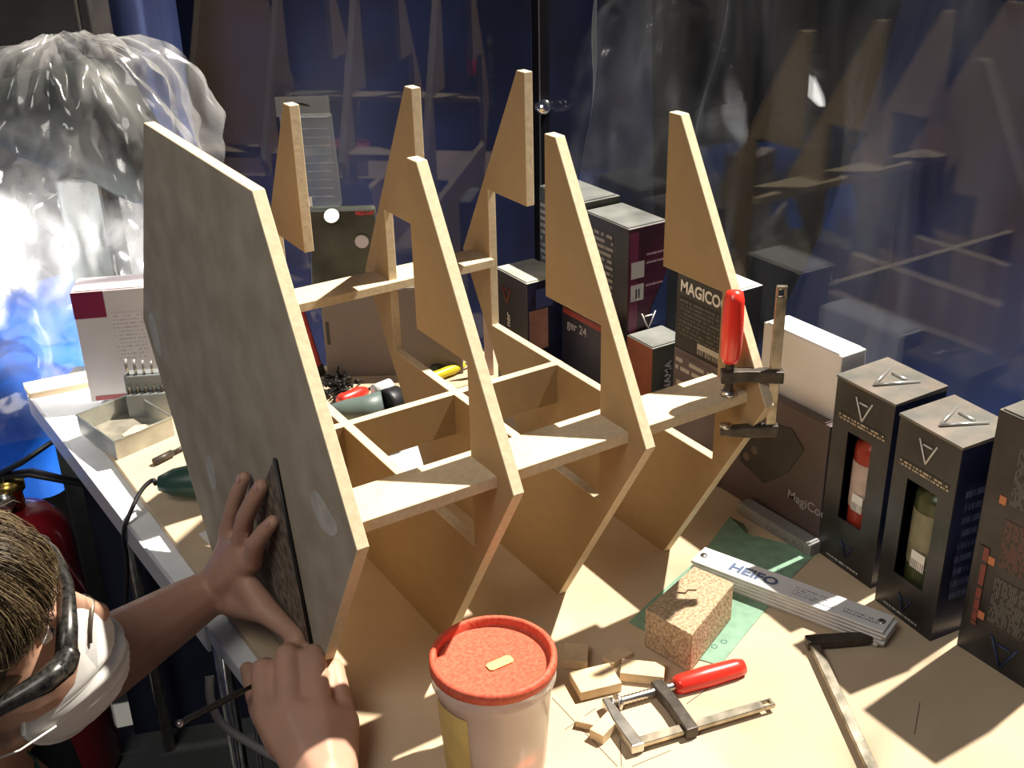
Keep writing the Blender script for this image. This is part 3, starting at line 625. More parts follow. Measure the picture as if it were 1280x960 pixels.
# upright clamp on the last rib
Ap = pz(910, 494, 1.75*S); Bp = pz(966, 494, 1.75*S)
jd = (Ap-Bp); jd.z = 0; reach = jd.length+.006
zb, zt = zat(Bp, 538), zat(Bp, 357)
zs = zat(Bp, 470)
f_clamp('upright bar clamp with red handle gripping the end of the front shelf', V((Bp.x, Bp.y, zb)), Z, jd, zt-zb, reach, zs-zb, .080, 1.75*S-zb+.003, dropz=True, black_fixed=True)
# clamp lying on the board
O2 = pz(792, 930, .0075); E2 = pz(966, 878, .0075); O2.z = E2.z = .0075
bx = (E2-O2); f_clamp('bar clamp lying on the board with its red handle against the chipboard block', O2, bx, Z.cross(bx), bx.length, .066, .060, .085, .012)
# clamp at the right, only jaw and bar
O3 = pz(1016, 802, .008); E3 = pz(1092, 965, .008); O3.z = E3.z = .008
bx = (E3-O3); f_clamp('bar clamp with black jaw and steel bar at the front right of the board', O3, bx, Z.cross(bx), .26, .080, 0, 0, 0, black_fixed=True)

# ================================================================== LEFT / BACK OF THE TABLE
# open sheet metal tray
TA, TB, TC = V((-.40, 5.48, 0))*S, V((-.24, 4.72, 0))*S, V((.36, 4.90, 0))*S
TD = TA+(TC-TB)
t = thing('metal_tray', 'open sheet metal tray at the left edge of the table', 'tray', (TA+TC)/2)
b = MB(); c = (TA+TC)/2; hh = .20*S
outr = [TA, TB, TC, TD]; inn = [p+(c-p).normalized()*.0025 for p in outr]
for k in range(4):
    j = (k+1) % 4; b.hexa([outr[k], outr[j], inn[j], inn[k]]+[q+Z*hh for q in (outr[k], outr[j], inn[j], inn[k])])
obj('wall', b, mat('tin', (.42, .43, .40), .35, .7, noise=.15, scale=30), t)
b = MB(); b.hexa([p+Z*.0005 for p in inn]+[p+Z*.0025 for p in inn]); obj('bottom', b, mat('tin_floor', (.30, .28, .23), .5, .4, noise=.4, scale=25), t)
b = MB(); b.tube([p+Z*hh for p in outr]+[TA+Z*hh], .0018, 6); obj('rolled_rim', b, MATS['tin'], t)
b = MB(); q = (TA*.3+TC*.4+TB*.3)+Z*.003; b.prism([q, q+V((.035, .0, 0)), q+V((.045, .03, 0)), q+V((.02, .04, 0)), q+V((-.005, .02, 0))], Z*.002); obj('wood_chip', b, oc, label='flat wood chip lying inside the metal tray', cat='wood chip')
# drill bit index box with bits
DP = V((.14, 5.62, 0))*S
t = thing('drill_bit_stand', 'grey drill bit stand with upright bits behind the metal tray', 'drill bits', DP)
b = MB(); dxd = V((.9, -.43, 0)); dyd = Z.cross(dxd)
for st_, (z0, z1, dd) in enumerate(((0, .26, .12), (.26, .44, .06))):
    b.hexa([DP+dxd*a*S+dyd*e*S+Z*zz*S for zz in (z0, z1) for a, e in ((0, -dd), (.5, -dd), (.5, .1), (0, .1))])
obj('body', b, mat('stand_grey', (.25, .27, .28), .4, .3), t, bevel=.002)
for k in range(6):
    for rrow, (zz, yy) in enumerate(((.27, -.09), (.45, -.02))):
        b = MB(); p = DP+dxd*(.04+.08*k)*S+dyd*yy*S+Z*zz*S; b.tube([p-Z*.01, p+Z*(.010 if rrow == 0 else .026-.002*k)], .0026-.0002*k, 7); obj('drill_bit', b, dark_iron if rrow == 0 else steel, t)
b = MB(); p = V((.02, 4.42, 0))*S+Z*.006; b.tube([p, p+V((.030, .012, 0))], .0055, 10); b.tube([p+V((.03, .012, 0)), p+V((.06, .024, 0))], .003, 8)
obj('drill_chuck_key', b, dark_iron, label='short dark metal pin lying behind the end panel on the board', cat='metal pin')
# green power tool with cable
GP = pz(226, 612, .02)
t = thing('sander', 'dark green power tool with black cable, half behind the end panel', 'power tool', V((GP.x, GP.y, 0)))
gd = (V((.55, 3.45, 0))*S-V((-.08, 3.75, 0))*S).normalized(); g0 = V((-.10, 3.72, 0))*S+Z*.030
b = MB(); b.lathe([(0, -.006), (.010, -.004), (.019, .016), (.0235, .045), (.0245, .11), (.021, .15), (.014, .165), (0, .17)], g0, gd, 24)
obj('housing', b, mat('green_plastic', (.03, .085, .065), .4, noise=.1, scale=30), t)
b = MB(); q = g0+gd*.11; b.box((-.04, -.03, 0), (.05, .03, .008), Matrix.Translation(V((q.x, q.y, .0005))) @ Matrix.Rotation(math.atan2(gd.y, gd.x), 4, 'Z')); obj('sole_plate', b, steel, t)
b = MB(); cab = [g0-gd*.008, pz(192, 598, .03), pz(176, 612, .022), pz(166, 640, .004)+V((-.004, 0, 0)), pz(162, 665, -.02)+V((-.01, 0, 0)), pz(160, 700, -.10), pz(158, 740, -.25), pz(157, 780, -.40)]
for it in range(2):
    cab = [cab[0]]+[p for a, c in zip(cab, cab[1:]) for p in (a.lerp(c, .25), a.lerp(c, .75))]+[cab[-1]]
b.tube(cab, .0032, 8); obj('cable', b, black_pl, t)
b = MB(); q = V((-.02, 3.05, 0))*S+Z*.0004; b.prism([q, q+V((.004, -.035, 0)), q+V((.022, -.03, 0)), q+V((.02, .006, 0))], Z*.0006); obj('paper_scrap', b, ink_w, label='white paper scrap on the board below the power tool', cat='paper')
b = MB(); q = V((1.72, 2.95, 0))*S+Z*.0004; b.prism([q, q+V((.075, .005, 0)), q+V((.085, .075, 0)), q+V((.005, .06, 0))], Z*.0006); obj('paper_sheet', b, mat('bright_paper', (.86, .87, .88), .5), label='white sheet of paper on the board inside the frame', cat='paper')
# tools lying behind the frame
def scr(label, a, c, col, dcol=steel, r=.011, shaft=.06):
    a, c = V(a), V(c); d = (c-a).normalized(); L = (c-a).length
    t = thing('screwdriver', label, 'screwdriver', V((a.x, a.y, 0)))
    b = MB(); b.lathe([(0, 0), (r*.8, .001), (r, .006), (r*.9, L*.4), (r, L*.7), (r*.7, L*.9), (r*.5, L), (0, L)], a, d, 14); obj('handle', b, col, t)
    b = MB(); b.tube([c-d*.002, c+d*shaft], .0028, 8); obj('shaft', b, dcol, t)
a = pz(424, 503, .012); c = pz(458, 488, .012); scr('red handled screwdriver lying behind the frame', a, c, red_pl, dark_iron, .0125, .05)
a = pz(532, 475, .010); c = pz(580, 456, .010)
scr('yellow handled screwdriver lying behind the frame', a, c, mat('yellow_plastic', (.62, .50, .02), .35), steel, .009, .03)
a = pz(540, 463, .011); c = pz(572, 452, .011); scr('screwdriver with dark grip beside the yellow one', a, c, mat('dark_grip', (.06, .07, .05), .5), steel, .009, .03)
# grey-green cordless tool
t = thing('cordless_tool', 'grey-green power tool with white collar lying inside the frame', 'power tool', V((2.2, 4.25, 0))*S)
p0, p1, p2, p3 = pz(416, 516, .02), pz(455, 512, .022), pz(480, 507, .026), pz(498, 500, .024)
b = MB(); b.tube([p0-(p1-p0)*.2, p0, p0.lerp(p1, .5), p1, p2], [.006, .014, .019, .021, .0235], 18); obj('housing', b, mat('grey_green', (.10, .14, .13), .45), t)
b = MB(); b.tube([p2, p2.lerp(p3, .3), p3, p3+(p3-p2)*.2], [.024, .0245, .0235, .015], 18); obj('grip', b, black_pl, t)
b = MB(); q = pz(468, 490, .035); b.lathe([(0, 0), (.012, 0), (.013, .03), (0, .03)], q, (pz(492, 482, .035)-q), 18); obj('collar', b, white_lam, t)
# black screws
scm = mat('black_screw', (.02, .018, .016), .4, .5)
sb = MB(); sb.lathe([(0, .0), (.0045, 0), (.0045, .0012), (.0018, .004), (.0016, .024), (0, .030)], V((0, 0, 0)), X, 8); sb.bm.normal_update()
sm = bpy.data.meshes.new('screw'); bmesh.ops.recalc_face_normals(sb.bm, faces=sb.bm.faces); sb.bm.to_mesh(sm); sb.bm.free(); sm.materials.append(scm)
for k in range(46):
    px, py = random.gauss(418, 12), random.gauss(481, 8)
    px = min(max(px, 398), 446); p = pz(px, py, .005+.012*random.random())
    o = bpy.data.objects.new('screw', sm); COL.objects.link(o); o.location = p; o.rotation_euler = (random.random()*6, random.uniform(-.5, .5), random.random()*6.3)
    tag(o, 'black wood screw in the loose pile behind the end panel', 'screw', 'black screws in a pile')
# red tube leaning behind the panel edge
t = thing('red_marker', 'red rod shaped tool standing behind the end panel below the rear shelf', 'tool', pz(398, 462, 0))
q0 = pz(399, 466, .004); q1 = q0+V((-.018, .02, .125))
b = MB(); b.lathe([(0, 0), (.009, 0), (.0085, .02), (.008, .11), (.006, .126), (0, .127)], q0, q1-q0, 16); obj('shaft', b, mat('dull_red', (.42, .06, .05), .45), t)
b = MB(); b.lathe([(0, -.002), (.0105, -.002), (.0105, .012), (.009, .014)], q0, q1-q0, 16); obj('foot', b, dark_iron, t)
# pink-white slip by the second horn
b = MB(); q = V((3.55, 4.35, 0))*S; b.hexa([q, q+V((.012, -.008, 0)), q+V((.014, -.005, 0)), q+V((.002, .003, 0)), q+Z*.11, q+V((.012, -.008, .10)), q+V((.014, -.005, .10)), q+V((.002, .003, .11))])
obj('card_strip', b, mat('pink_card', (.70, .52, .45), .6), label='narrow pinkish card standing upright behind the second horn', cat='card')

# machine under clear plastic on the left
MC = pd(128, 300, 2.03)
dkm = mat('machine_dark', (.008, .011, .012), .5, noise=.5, scale=12, c2=(.028, .034, .032))
t = thing('covered_machine', 'dark bench machine under the clear plastic cover', 'machine', V((MC.x, MC.y, FLOOR)))
hx = RT.copy(); hx.z = 0; hx.normalize(); hy = V((-hx.y, hx.x, 0))
b = MB(); c = V((MC.x, MC.y, 0))
def mbox(b, u0, u1, w0, w1, z0, z1): b.hexa([c+hx*u+hy*w+Z*zz for zz in (z0, z1) for u, w in ((u0, w0), (u1, w0), (u1, w1), (u0, w1))])
b = MB(); mbox(b, -.13, .13, -.08, .08, FLOOR, -.10); obj('stand', b, dkm, t, bevel=.006)
b = MB(); mbox(b, -.05, .03, -.04, .04, -.10, .30); obj('column', b, dkm, t, bevel=.006)
b = MB(); b.hull([(c+Z*.40-hx*.10, .065), (c+Z*.42+hx*.03, .075), (c+Z*.30+hx*.10, .06)]); obj('head', b, dkm, t)
# work lamp behind
LP = pd(-150, 300, 1.72)
t = thing('work_lamp', 'work lamp on a stand shining on the plastic cover from the left', 'lamp', V((LP.x, LP.y, FLOOR)))
ld = (MC+V((0, 0, -.10))-LP).normalized()
b = MB(); b.lathe([(0, -.06), (.035, -.055), (.075, 0), (.08, .012), (.07, .012), (.05, -.03), (0, -.04)], LP, ld, 24); obj('reflector', b, steel, t)
b = MB(); b.lathe([(0, .004), (.066, .004)], LP, ld, 24); obj('bulb_glass', b, mat('lamp_glow', (1, .97, .9), .4, emit=20), t)
b = MB(); b.tube([LP-ld*.06, V((LP.x, LP.y, FLOOR)) - V((ld.x, ld.y, 0))*.06], .012, 10); obj('stand_pole', b, dark_iron, t)
lamp('work_lamp_light', 'SPOT', LP+ld*.03, LP+ld, 60, (1, .98, .95), spot_size=math.radians(84), spot_blend=.6, shadow_soft_size=.05)
# crinkled plastic cover: faceted dome
def bag(u, v):
    a = u*6.28319; h = v
    prof = [(0, 1.32), (.18, 1.22), (.36, 1.10), (.55, 1.0), (.72, .86), (.85, .66), (.94, .42), (1.0, .02)]
    r = np.interp(h, [p[0] for p in prof], [p[1] for p in prof])
    ru, rw = .235*r, .15*r
    z = -.10+h*.63
    sk = .02*math.sin(a)-.06*(1-h)
    p = c+hx*(math.cos(a)*ru+sk)+hy*math.sin(a)*rw; p.z = z
    q = V((math.cos(a)*2.2, math.sin(a)*2.2, h*2.6))
    cel = mn.voronoi(q*1.25)[0]; rg = (cel[1]-cel[0])
    k = .05*mn.noise(q*1.1)+.055*(.45-rg)+.016*abs(mn.noise(q*3.3))+.006*mn.noise(q*9)
    k *= (1 if h < .97 else .4)
    return p+(hx*math.cos(a)+hy*math.sin(a)+Z*.25*h)*k
b = sheet(bag, 150, 90); bmesh.ops.remove_doubles(b.bm, verts=b.bm.verts, dist=.0004)
obj('plastic_cover', b, bag_m, label='crinkled clear plastic cover draped over the machine at the back left', cat='plastic cover')
# dark cupboard behind in the upper left
b = MB(); q = pd(64, 100, 2.28); M = Matrix.Translation(V((q.x, q.y, 0))) @ Matrix.Rotation(math.atan2(hx.y, hx.x), 4, 'Z')
t = thing('dark_cabinet', 'dark cabinet in the upper left corner behind the plastic cover', 'cabinet', V((q.x, q.y, FLOOR)))
b.box((-.6, 0, FLOOR), (.10, .12, .95), M); obj('body', b, mat('dark_wood', (.035, .03, .028), .6, noise=.4, scale=8), t, bevel=.004)
for xx in (-.58, -.24):
    b = MB(); b.box((xx, -.012, FLOOR+.05), (xx+.32, 0, .92), M); dd = obj('door', b, MATS['dark_wood'], t, bevel=.003)
    b = MB(); b.box((xx+.28, -.025, .1), (xx+.295, -.012, .2), M); obj('handle', b, dark_iron, dd)

# fire extinguisher
EX = pd(20, 640, 1.92); EX.z = FLOOR; ez = -.19
t = thing('fire_extinguisher', 'dark red fire extinguisher standing on the floor left of the table', 'fire extinguisher', EX)
b = MB(); H = ez-FLOOR; r = .082
b.lathe([(0, 0), (r*.95, 0), (r, .012), (r, H*.86), (r*.92, H*.93), (r*.65, H*.985), (r*.3, H*1.01), (0, H*1.01)], EX, Z, 36); obj('cylinder', b, mat('extinguisher_red', (.22, .008, .012), .25, coat=.4), t)
b = MB(); b.lathe([(0, 0), (.018, 0), (.018, .03), (.024, .034), (.024, .05), (0, .055)], EX+Z*H*1.01, Z, 16); vv = obj('valve', b, mat('brass', (.55, .38, .10), .3, 1), t)
e0 = EX+Z*(H*1.01+.055)
b = MB(); b.tube([e0-hx*.05, e0+hx*.04+Z*.01, e0+hx*.14-Z*.018], [.010, .012, .008], 8, flat=.5); obj('lever', b, black_pl, t)
b = MB(); b.tube([e0-hx*.05-Z*.01, e0+hx*.03+Z*.03, e0+hx*.10+Z*.075], [.008, .010, .008], 8, flat=.5); obj('carry_handle', b, black_pl, t)
b = MB(); b.lathe([(0, 0), (.016, 0), (.016, .012), (0, .014)], e0-Z*.03-hy*.02, -hy, 16); obj('gauge', b, steel, t)
b = MB(); hs = [e0-hx*.02, e0-hx*.08+Z*.02, e0-hx*.12-Z*.06, e0-hx*.11-Z*.2, e0-hx*.09-Z*.4]; b.tube(hs, .009, 8); obj('hose', b, black_pl, t)

# grey hose and crumpled dust sheet at the table edge
b = MB(); hp = [pz(262, 845, -.01), pz(262, 875, -.03), pz(275, 905, -.05), pz(305, 925, -.06), pz(350, 950, -.07), pz(420, 985, -.08)]
for it in range(2): hp = [hp[0]]+[p for a, c2 in zip(hp, hp[1:]) for p in (a.lerp(c2, .25), a.lerp(c2, .75))]+[hp[-1]]
b.tube(hp, .0048, 10); obj('grey_cable', b, mat('grey_rubber', (.30, .29, .28), .5), label='grey cable drooping from the table edge under the hands', cat='cable')

# ================================================================== PERSON
skin = mat('skin', (.46, .275, .19), .5, noise=.10, scale=25, c2=(.50, .285, .205), spec=.35)
skin.node_tree.nodes['Principled BSDF'].inputs['Subsurface Weight'].default_value = .12
skin.node_tree.nodes['Principled BSDF'].inputs['Subsurface Radius'].default_value = (.010, .004, .002)
HC = pd(-40, 822, .97)
HF = (RT*.88+UP*.41+FW*.24).normalized(); HU = (RT*-.15+UP*.72-FW*.68); HU = (HU-HF*HU.dot(HF)).normalized(); HS = HF.cross(HU)
def h(f, u, s): return HC+HF*f+HU*u+HS*s
def remeshed(name, mb, m, parent, voxel, smooth, label=None):
    off = world_off(parent); bmesh.ops.translate(mb.bm, verts=mb.bm.verts, vec=-off)
    me = bpy.data.meshes.new('tmp'); mb.bm.to_mesh(me); mb.bm.free(); o = bpy.data.objects.new('tmp', me); COL.objects.link(o)
    md = o.modifiers.new('r', 'REMESH'); md.mode = 'VOXEL'; md.voxel_size = voxel; md.use_smooth_shade = True
    sm_ = o.modifiers.new('s', 'SMOOTH'); sm_.factor = .5; sm_.iterations = smooth
    bpy.context.view_layer.update()
    me2 = bpy.data.meshes.new_from_object(o.evaluated_get(bpy.context.evaluated_depsgraph_get())); me2.name = name
    bpy.data.objects.remove(o); bpy.data.meshes.remove(me)
    me2.materials.clear(); me2.materials.append(m)
    for p in me2.polygons: p.use_smooth = True
    o2 = bpy.data.objects.new(name, me2); COL.objects.link(o2); o2.parent = parent
    if label: o2['label'] = label
    return o2
PB = V((HC.x-.17, HC.y-.02, FLOOR))
person = thing('person', 'person in dust mask and safety glasses bending over the table edge, holding the steel strip', 'person', PB)
body = MB()
# head
body.ell(h(-.012, .045, 0), (HF, HU, HS), (.098, .088, .074)); body.ell(h(.025, -.02, 0), (HF, HU, HS), (.070, .080, .062))
body.hull([(h(.045, -.085, 0), .030), (h(.070, -.095, 0), .017), (h(.005, -.055, .048), .016), (h(.005, -.055, -.048), .016), (h(.06, -.04, .03), .02), (h(.06, -.04, -.03), .02)])
body.hull([(h(.086, .028, 0), .008), (h(.108, -.020, 0), .009), (h(.090, -.028, .013), .006), (h(.090, -.028, -.013), .006)])      # nose
body.hull([(h(.078, .038, .030), .010), (h(.078, .038, -.030), .010), (h(.082, .040, 0), .010)])                                         # brow
body.hull([(h(.086, -.058, .012), .007), (h(.086, -.058, -.012), .007)])                                                              # lips
for s_ in (-1, 1):
    body.hull([(h(-.006, .018, s_*.078), .008), (h(-.020, .020, s_*.084), .007), (h(-.012, -.022, s_*.076), .007), (h(-.022, -.002, s_*.082), .006)])   # ears
body.hull([(h(-.035, -.04, 0), .052), (h(-.075, -.16, 0), .055)])
chest = h(-.105, -.30, 0); pel = V((PB.x-.02, PB.y+.02, FLOOR+.42))
LS = chest+V((.0, .17, .05)); RS = chest+V((.02, -.17, .05))
body.hull([(h(-.075, -.15, 0), .055), (chest+Z*.02, .095)])
body.hull([(chest+V((0, .08, 0)), .09), (chest+V((0, -.08, 0)), .09), (pel+V((0, .07, .1)), .09), (pel+V((0, -.07, .1)), .09)])
# left arm and hand
PLX = PX0
def on(px, py, off): return pxx(px, py, PLX-off)
wr = on(266, 738, .050); el = pd(26, 888, 1.12)
body.hull([(LS, .050), (LS.lerp(el, .5), .043)]); body.hull([(LS.lerp(el, .5), .043), (el, .039)])
body.hull([(el, .039), (el.lerp(wr, .35), .045)]); body.hull([(el.lerp(wr, .35), .045), (el.lerp(wr, .75), .034)]); body.hull([(el.lerp(wr, .75), .034), (wr, .0255)])
mcp = [on(315, 700, .022), on(300, 684, .026), on(288, 680, .026), on(281, 690, .024)]
tips = [on(341, 652, .008), on(327, 607, .0085), on(305, 597, .009), on(297, 625, .009)]
rad = [.0098, .0102, .0096, .0085]
for k in range(4):
    a, e = mcp[k], tips[k]; bend = V((-.005, 0, .003))
    j1 = a.lerp(e, .46)+bend; j2 = a.lerp(e, .76)+bend*.6; r = rad[k]
    body.hull([(a, r*1.12), (j1, r)]); body.hull([(j1, r), (j2, r*.92)]); body.hull([(j2, r*.92), (e, r*.78)])
palm = [(wr, .020), (wr+V((0, -.012, -.006)), .018)]
body.hull([(wr.lerp(mcp[0], .12), .020), (mcp[0], .0125), (mcp[1], .013), (wr+V((0, .006, 0)), .019)])
body.hull([(wr, .020), (mcp[1], .013), (mcp[2], .0125), (mcp[3], .0115)])
tc_, tm, ti, tt_ = on(292, 752, .036), on(330, 762, .024), on(353, 781, .015), on(373, 798, .010)
body.hull([(wr, .019), (tc_, .018), (wr.lerp(mcp[0], .55), .013)]); body.hull([(tc_, .018), (tm, .0155)]); body.hull([(tm, .0155), (wr.lerp(mcp[0], .7), .010), (tc_, .012)])
body.hull([(tm, .0150), (ti, .0115)]); body.hull([(ti, .0115), (tt_, .0085)])
# right hand (fist) and arm
D = 1.05
rw = pd(408, 985, 1.063); re = pd(300, 1230, 0.978)
body.hull([(RS, .050), (re, .042)]); body.hull([(re, .042), (re.lerp(rw, .4), .042)]); body.hull([(re.lerp(rw, .4), .042), (rw, .029)])
M2 = [pd(335, 893, 1.113), pd(364, 892, 1.098), pd(399, 893, 1.098), pd(431, 902, 1.113)]
P2 = [pd(329, 838, 1.143), pd(359, 820, 1.138), pd(391, 820, 1.138), pd(417, 836, 1.153)]
Q2 = [pd(333, 835, 1.178), pd(364, 818, 1.178), pd(393, 818, 1.178), pd(416, 834, 1.188)]
T2 = [pd(345, 858, 1.183), pd(372, 845, 1.188), pd(395, 845, 1.188), pd(412, 858, 1.188)]
rad = [.0132, .0136, .0130, .0116]
for k in range(4):
    r = rad[k]
    body.hull([(M2[k], r*1.12), (P2[k], r*.98)]); body.hull([(P2[k], r*.98), (Q2[k], r*.9)]); body.hull([(Q2[k], r*.9), (T2[k], r*.8)])
body.hull([(rw, .027), (M2[1], .016), (M2[2], .016)]); body.hull([(rw+RT*.008, .022), (M2[2], .016), (M2[3], .015)]); body.hull([(rw-RT*.008, .022), (M2[0], .0155), (M2[1], .016)])
body.hull([(rw.lerp(M2[1], .5)+FW*.012, .026), (M2[0].lerp(M2[3], .5)+FW*.022, .024)])
th = [pd(352, 930, 1.108), pd(328, 888, 1.153), pd(318, 858, 1.173), pd(309, 836, 1.183)]
body.hull([(th[0], .016), (th[1], .014)]); body.hull([(th[1], .014), (th[2], .0115)]); body.hull([(th[2], .0115), (th[3], .0085)])
remeshed('body', body, skin, person, .0032, 5)
for k in range(3):
    e = tips[k]; d = (tips[k]-mcp[k]).normalized(); nx = V((-1, 0, .15)); nx = (nx-d*nx.dot(d)).normalized(); b = MB()
    b.ell(e-d*.001+nx*.0062, (d, nx, d.cross(nx)), (.0052, .0014, .0044), 2)
    for f in b.bm.faces: f.smooth = True
    obj('fingernail', b, mat('nail', (.52, .30, .25), .3), person)
# clothing
clo = mat('black_shirt', (.010, .011, .016), .9, noise=.3, scale=30)
b = MB()
b.hull([(chest+V((0, .10, .02)), .105), (chest+V((0, -.10, .02)), .105), (pel+V((0, .08, .08)), .108), (pel+V((0, -.08, .08)), .108)])
b.hull([(LS, .062), (LS.lerp(el, .55), .054)]); b.hull([(RS, .062), (RS.lerp(re, .5), .055)]); b.hull([(LS, .055), (chest+Z*.03, .09), (RS, .055)])
remeshed('shirt', b, clo, person, .009, 5)
b = MB(); cn = h(-.080, -.165, 0); ax = (h(-.04, -.05, 0)-h(-.085, -.19, 0)).normalized()
b.lathe([(.064, -.012), (.067, 0), (.063, .010), (.059, .008), (.061, -.012)], cn, ax, 30); obj('collar', b, mat('teal_collar', (.03, .22, .18), .8), person)
b = MB()
for s_ in (-1, 1):
    hip = pel+V((0, s_*.09, 0)); kn = hip+V((.10 if s_ > 0 else .16, s_*.04, -.36)); kn.z = FLOOR+.07; ft = kn+V((-.36, 0, 0)); ft.z = FLOOR+.06
    if s_ > 0: kn = V((-.13, .33, -.33)); ft = V((-.20, .34, FLOOR+.10))
    b.hull([(hip, .095), (kn, .068)]); b.hull([(kn, .066), (ft, .048)])
b.hull([(pel+V((0, .08, .05)), .10), (pel+V((0, -.08, .05)), .10), (pel, .11)])
remeshed('trousers', b, mat('dark_trousers', (.012, .014, .024), .9, noise=.3, scale=30), person, .010, 5)
for s_ in (-1, 1):
    hip = pel+V((0, s_*.09, 0)); ft = hip+V((-.20, s_*.04, 0)); ft.z = FLOOR+.045
    if s_ > 0: ft = V((-.14, .34, FLOOR+.045))
    b = MB(); b.hull([(ft, .042), (ft+V((-.05, 0, -.005)), .038), (ft+V((-.03, 0, -.01)), .034)]); obj('shoe', b, black_pl, person)
for s_ in (-1, 1):
    b = MB(); b.ell(h(.0655, .018, s_*.030), (HF, HU, HS), (.0105, .0105, .0105), 2); ey = obj('eye', b, mat('eye_white', (.75, .73, .7), .2), person)
    b = MB(); b.ell(h(.0735, .017, s_*.030), (HF, HU, HS), (.004, .005, .005), 2); obj('iris', b, mat('iris', (.08, .12, .14), .2), ey)
# hair: scalp cap and strands
hair_m = mat('dark_blond_hair', (.07, .046, .022), .45, noise=.45, scale=60, c2=(.12, .085, .045), spec=.4, stretch=(1, 1, 1))
b = MB(); b.ell(h(-.018, .055, 0), (HF, HU, HS), (.106, .094, .083), 4)
cut = []
for v in b.bm.verts:
    d = v.co-HC; f, u, s_ = d.dot(HF), d.dot(HU), d.dot(HS)
    lim = .045 if f > .045 else (.005 if f > -.02 else -.06)
    if u < lim: cut.append(v)
bmesh.ops.delete(b.bm, geom=cut, context='VERTS'); obj('hair_cap', b, hair_m, person)
def scalp(th_, ph):                      # polar from crown
    f = math.sin(th_)*math.cos(ph); s_ = math.sin(th_)*math.sin(ph); u = math.cos(th_)
    return f, u, s_
def strands(n, seed):
    rnd = random.Random(seed); b = MB()
    for i in range(n):
        ph = rnd.uniform(-math.pi, math.pi); t0 = rnd.uniform(.02, 1.15)
        ln = rnd.uniform(.8, 1.5); lift0 = rnd.uniform(.001, .011); sw = rnd.gauss(.15, .05)
        path = []
        for k in range(8):
            q = k/7; tt2 = t0+ln*q; lim = 1.56 if math.cos(ph) > .35 else (1.75 if math.cos(ph) > -.3 else 2.2)
            tt2 = min(tt2, lim+.12*rnd.random()); ph2 = ph+sw*q*q+.34*mn.noise(V((ph*1.4, t0*1.2, q*.7)))+.02*math.sin(q*4+i)
            f, u, s_ = scalp(tt2, ph2); lift = lift0*(.4+math.sin(min(q*1.2, 1)*math.pi)*.9)+.009*abs(mn.noise(V((ph*3.1, t0*3+q*1.2, 5))))+.0008*math.sin(i+q*4)
            path.append(h(-.018+f*(.104+lift), .055+u*(.093+lift), s_*(.081+lift)))
        path2 = [path[0]]
        for p in path[1:]:
            if (p-path2[-1]).length > .002: path2.append(p)
        if len(path2) > 2:
            w = rnd.uniform(.00028, .0006); m_ = len(path2); b.tube(path2, [w*(1-.85*k/(m_-1)) for k in range(m_)], 4, cap=False, mi=rnd.choice((0, 0, 1, 2)))
    return b
obj('hair', strands(9000, 3), [hair_m, mat('hair_dark', (.030, .018, .009), .45, spec=.4), mat('hair_light', (.16, .12, .065), .4, spec=.4)], person)
fly = MB(); rnd = random.Random(8)
for i in range(26):
    ph = rnd.uniform(-.9, .9); t0 = rnd.uniform(.4, 1.0); f, u, s_ = scalp(t0, ph); p = h(-.018+f*.112, .055+u*.10, s_*.088); d = (HF*f+HU*u*.6+HS*s_+HF*rnd.uniform(.2, 1)).normalized()
    fly.tube([p, p+d*.012+HU*.003, p+d*.026+HF*.004, p+d*.034+HU*rnd.uniform(-.012, .012)], [.00035, .0003, .00025, .0001], 3, cap=False)
obj('stray_hair', fly, MATS['hair_light'], person)
# safety glasses
gm = mat('dark_speckled_frame', (.012, .011, .012), .3, noise=.8, scale=220, c2=(.035, .033, .03))
b = MB()
for s_ in (-1, 1):
    pth = [h(-.02, .018, s_*.086), h(.03, .020, s_*.084), h(.062, .020, s_*.081), h(.080, .020, s_*.073)]
    b.tube(pth, [.0055, .0075, .0100, .0105], 8, flat=1.0, up=HU)
pth = [h(.080, .020, .073), h(.090, .028, .045), h(.096, .030, .02), h(.098, .028, 0), h(.096, .030, -.02), h(.090, .028, -.045), h(.080, .020, -.073)]
b.tube(pth, [.0095, .009, .007, .006, .007, .009, .0095], 8, up=HU)
for s_ in (-1, 1): b.hull([(h(.078, .020, s_*.074), .0105), (h(.083, .0215, s_*.068), .0100)])
gl = obj('safety_glasses', b, gm, person)
b = MB()
for s_ in (-1, 1):
    q = [h(.095, .014, s_*.068), h(.108, .020, s_*.012), h(.104, -.012, s_*.016), h(.094, -.018, s_*.060)]; b.face(q)
    q = [h(.02, .012, s_*.084), h(.090, .012, s_*.070), h(.086, -.018, s_*.066), h(.04, -.010, s_*.078)]; b.face(q)
obj('lens', b, clear_mat('lens_clear', 0, rough=.03), gl)
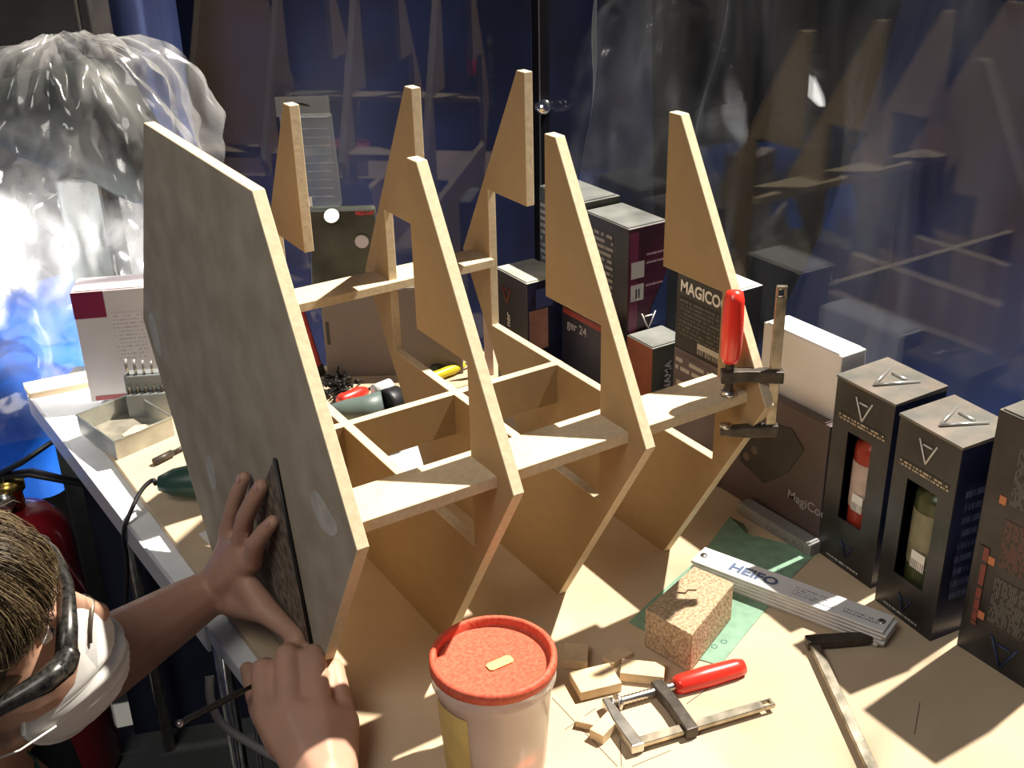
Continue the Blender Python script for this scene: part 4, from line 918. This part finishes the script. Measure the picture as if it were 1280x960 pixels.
# dust mask
mk = mat('mask_white', (.74, .74, .73), .8, noise=.03, scale=60)
def maskf(u, v):
    a = u*6.28319; r = v; su = math.sin(a); cs = math.cos(a)
    uu = -.050+.070*r*su; ss = .061*r*cs*(1-.25*max(su, 0)*r)
    f = .060+.048*(1-r**2.2)**.62-.045*(ss/.061)**2*r
    if su > .3: f += .022*(su-.3)*r*(1-abs(cs))
    if uu < -.045: f += .0060*math.sin((uu+.045)*400)*min(1, (1-r)*6)
    return h(f, uu, ss)
b = sheet(maskf, 72, 22); bmesh.ops.remove_doubles(b.bm, verts=b.bm.verts, dist=.0003)
mo = obj('dust_mask', b, mk, person); sd = mo.modifiers.new('solid', 'SOLIDIFY'); sd.thickness = .0018; sd.offset = 1
b = MB(); pth = []
for k in range(9):
    p = maskf(.25+(k-4)*.034, .66); pth.append(p+(p-h(.03, -.05, 0)).normalized()*.0022)
b.tube(pth, .0034, 6, flat=.4); obj('nose_clip', b, mat('clip_metal', (.16, .14, .11), .4, .8), mo)
b = MB(); pth = [maskf(k/40, 1.0)+HF*.001 for k in range(41)]; b.tube(pth, .0026, 6); obj('rim', b, mk, mo)
b = MB()
for s_ in (-1, 1):
    b.tube([h(.040, -.060, s_*.060), h(.01, -.052, s_*.073), h(-.05, -.045, s_*.070), h(-.10, -.04, s_*.03), h(-.108, -.04, 0)], .0010, 6)
obj('strap', b, mat('elastic', (.66, .66, .62), .7), mo)
# rod held in the right hand
ra, rb = pd(330, 850, 1.155), pd(226, 904, 1.07)
t = thing('scriber', 'thin dark steel rod held in the lower hand', 'tool', rb)
b = MB(); b.tube([ra, ra.lerp(rb, .25), ra.lerp(rb, .28), rb.lerp(ra, .05), rb], [.0022, .0022, .0032, .0036, .0034], 10); obj('shaft', b, mat('dark_steel', (.10, .11, .11), .3, .9), t)
b = MB(); d = (rb-ra).normalized(); b.lathe([(0, 0), (.004, 0), (.0042, .004), (.002, .006), (0, .006)], rb-d*.001, d, 12); obj('tip', b, steel, t)
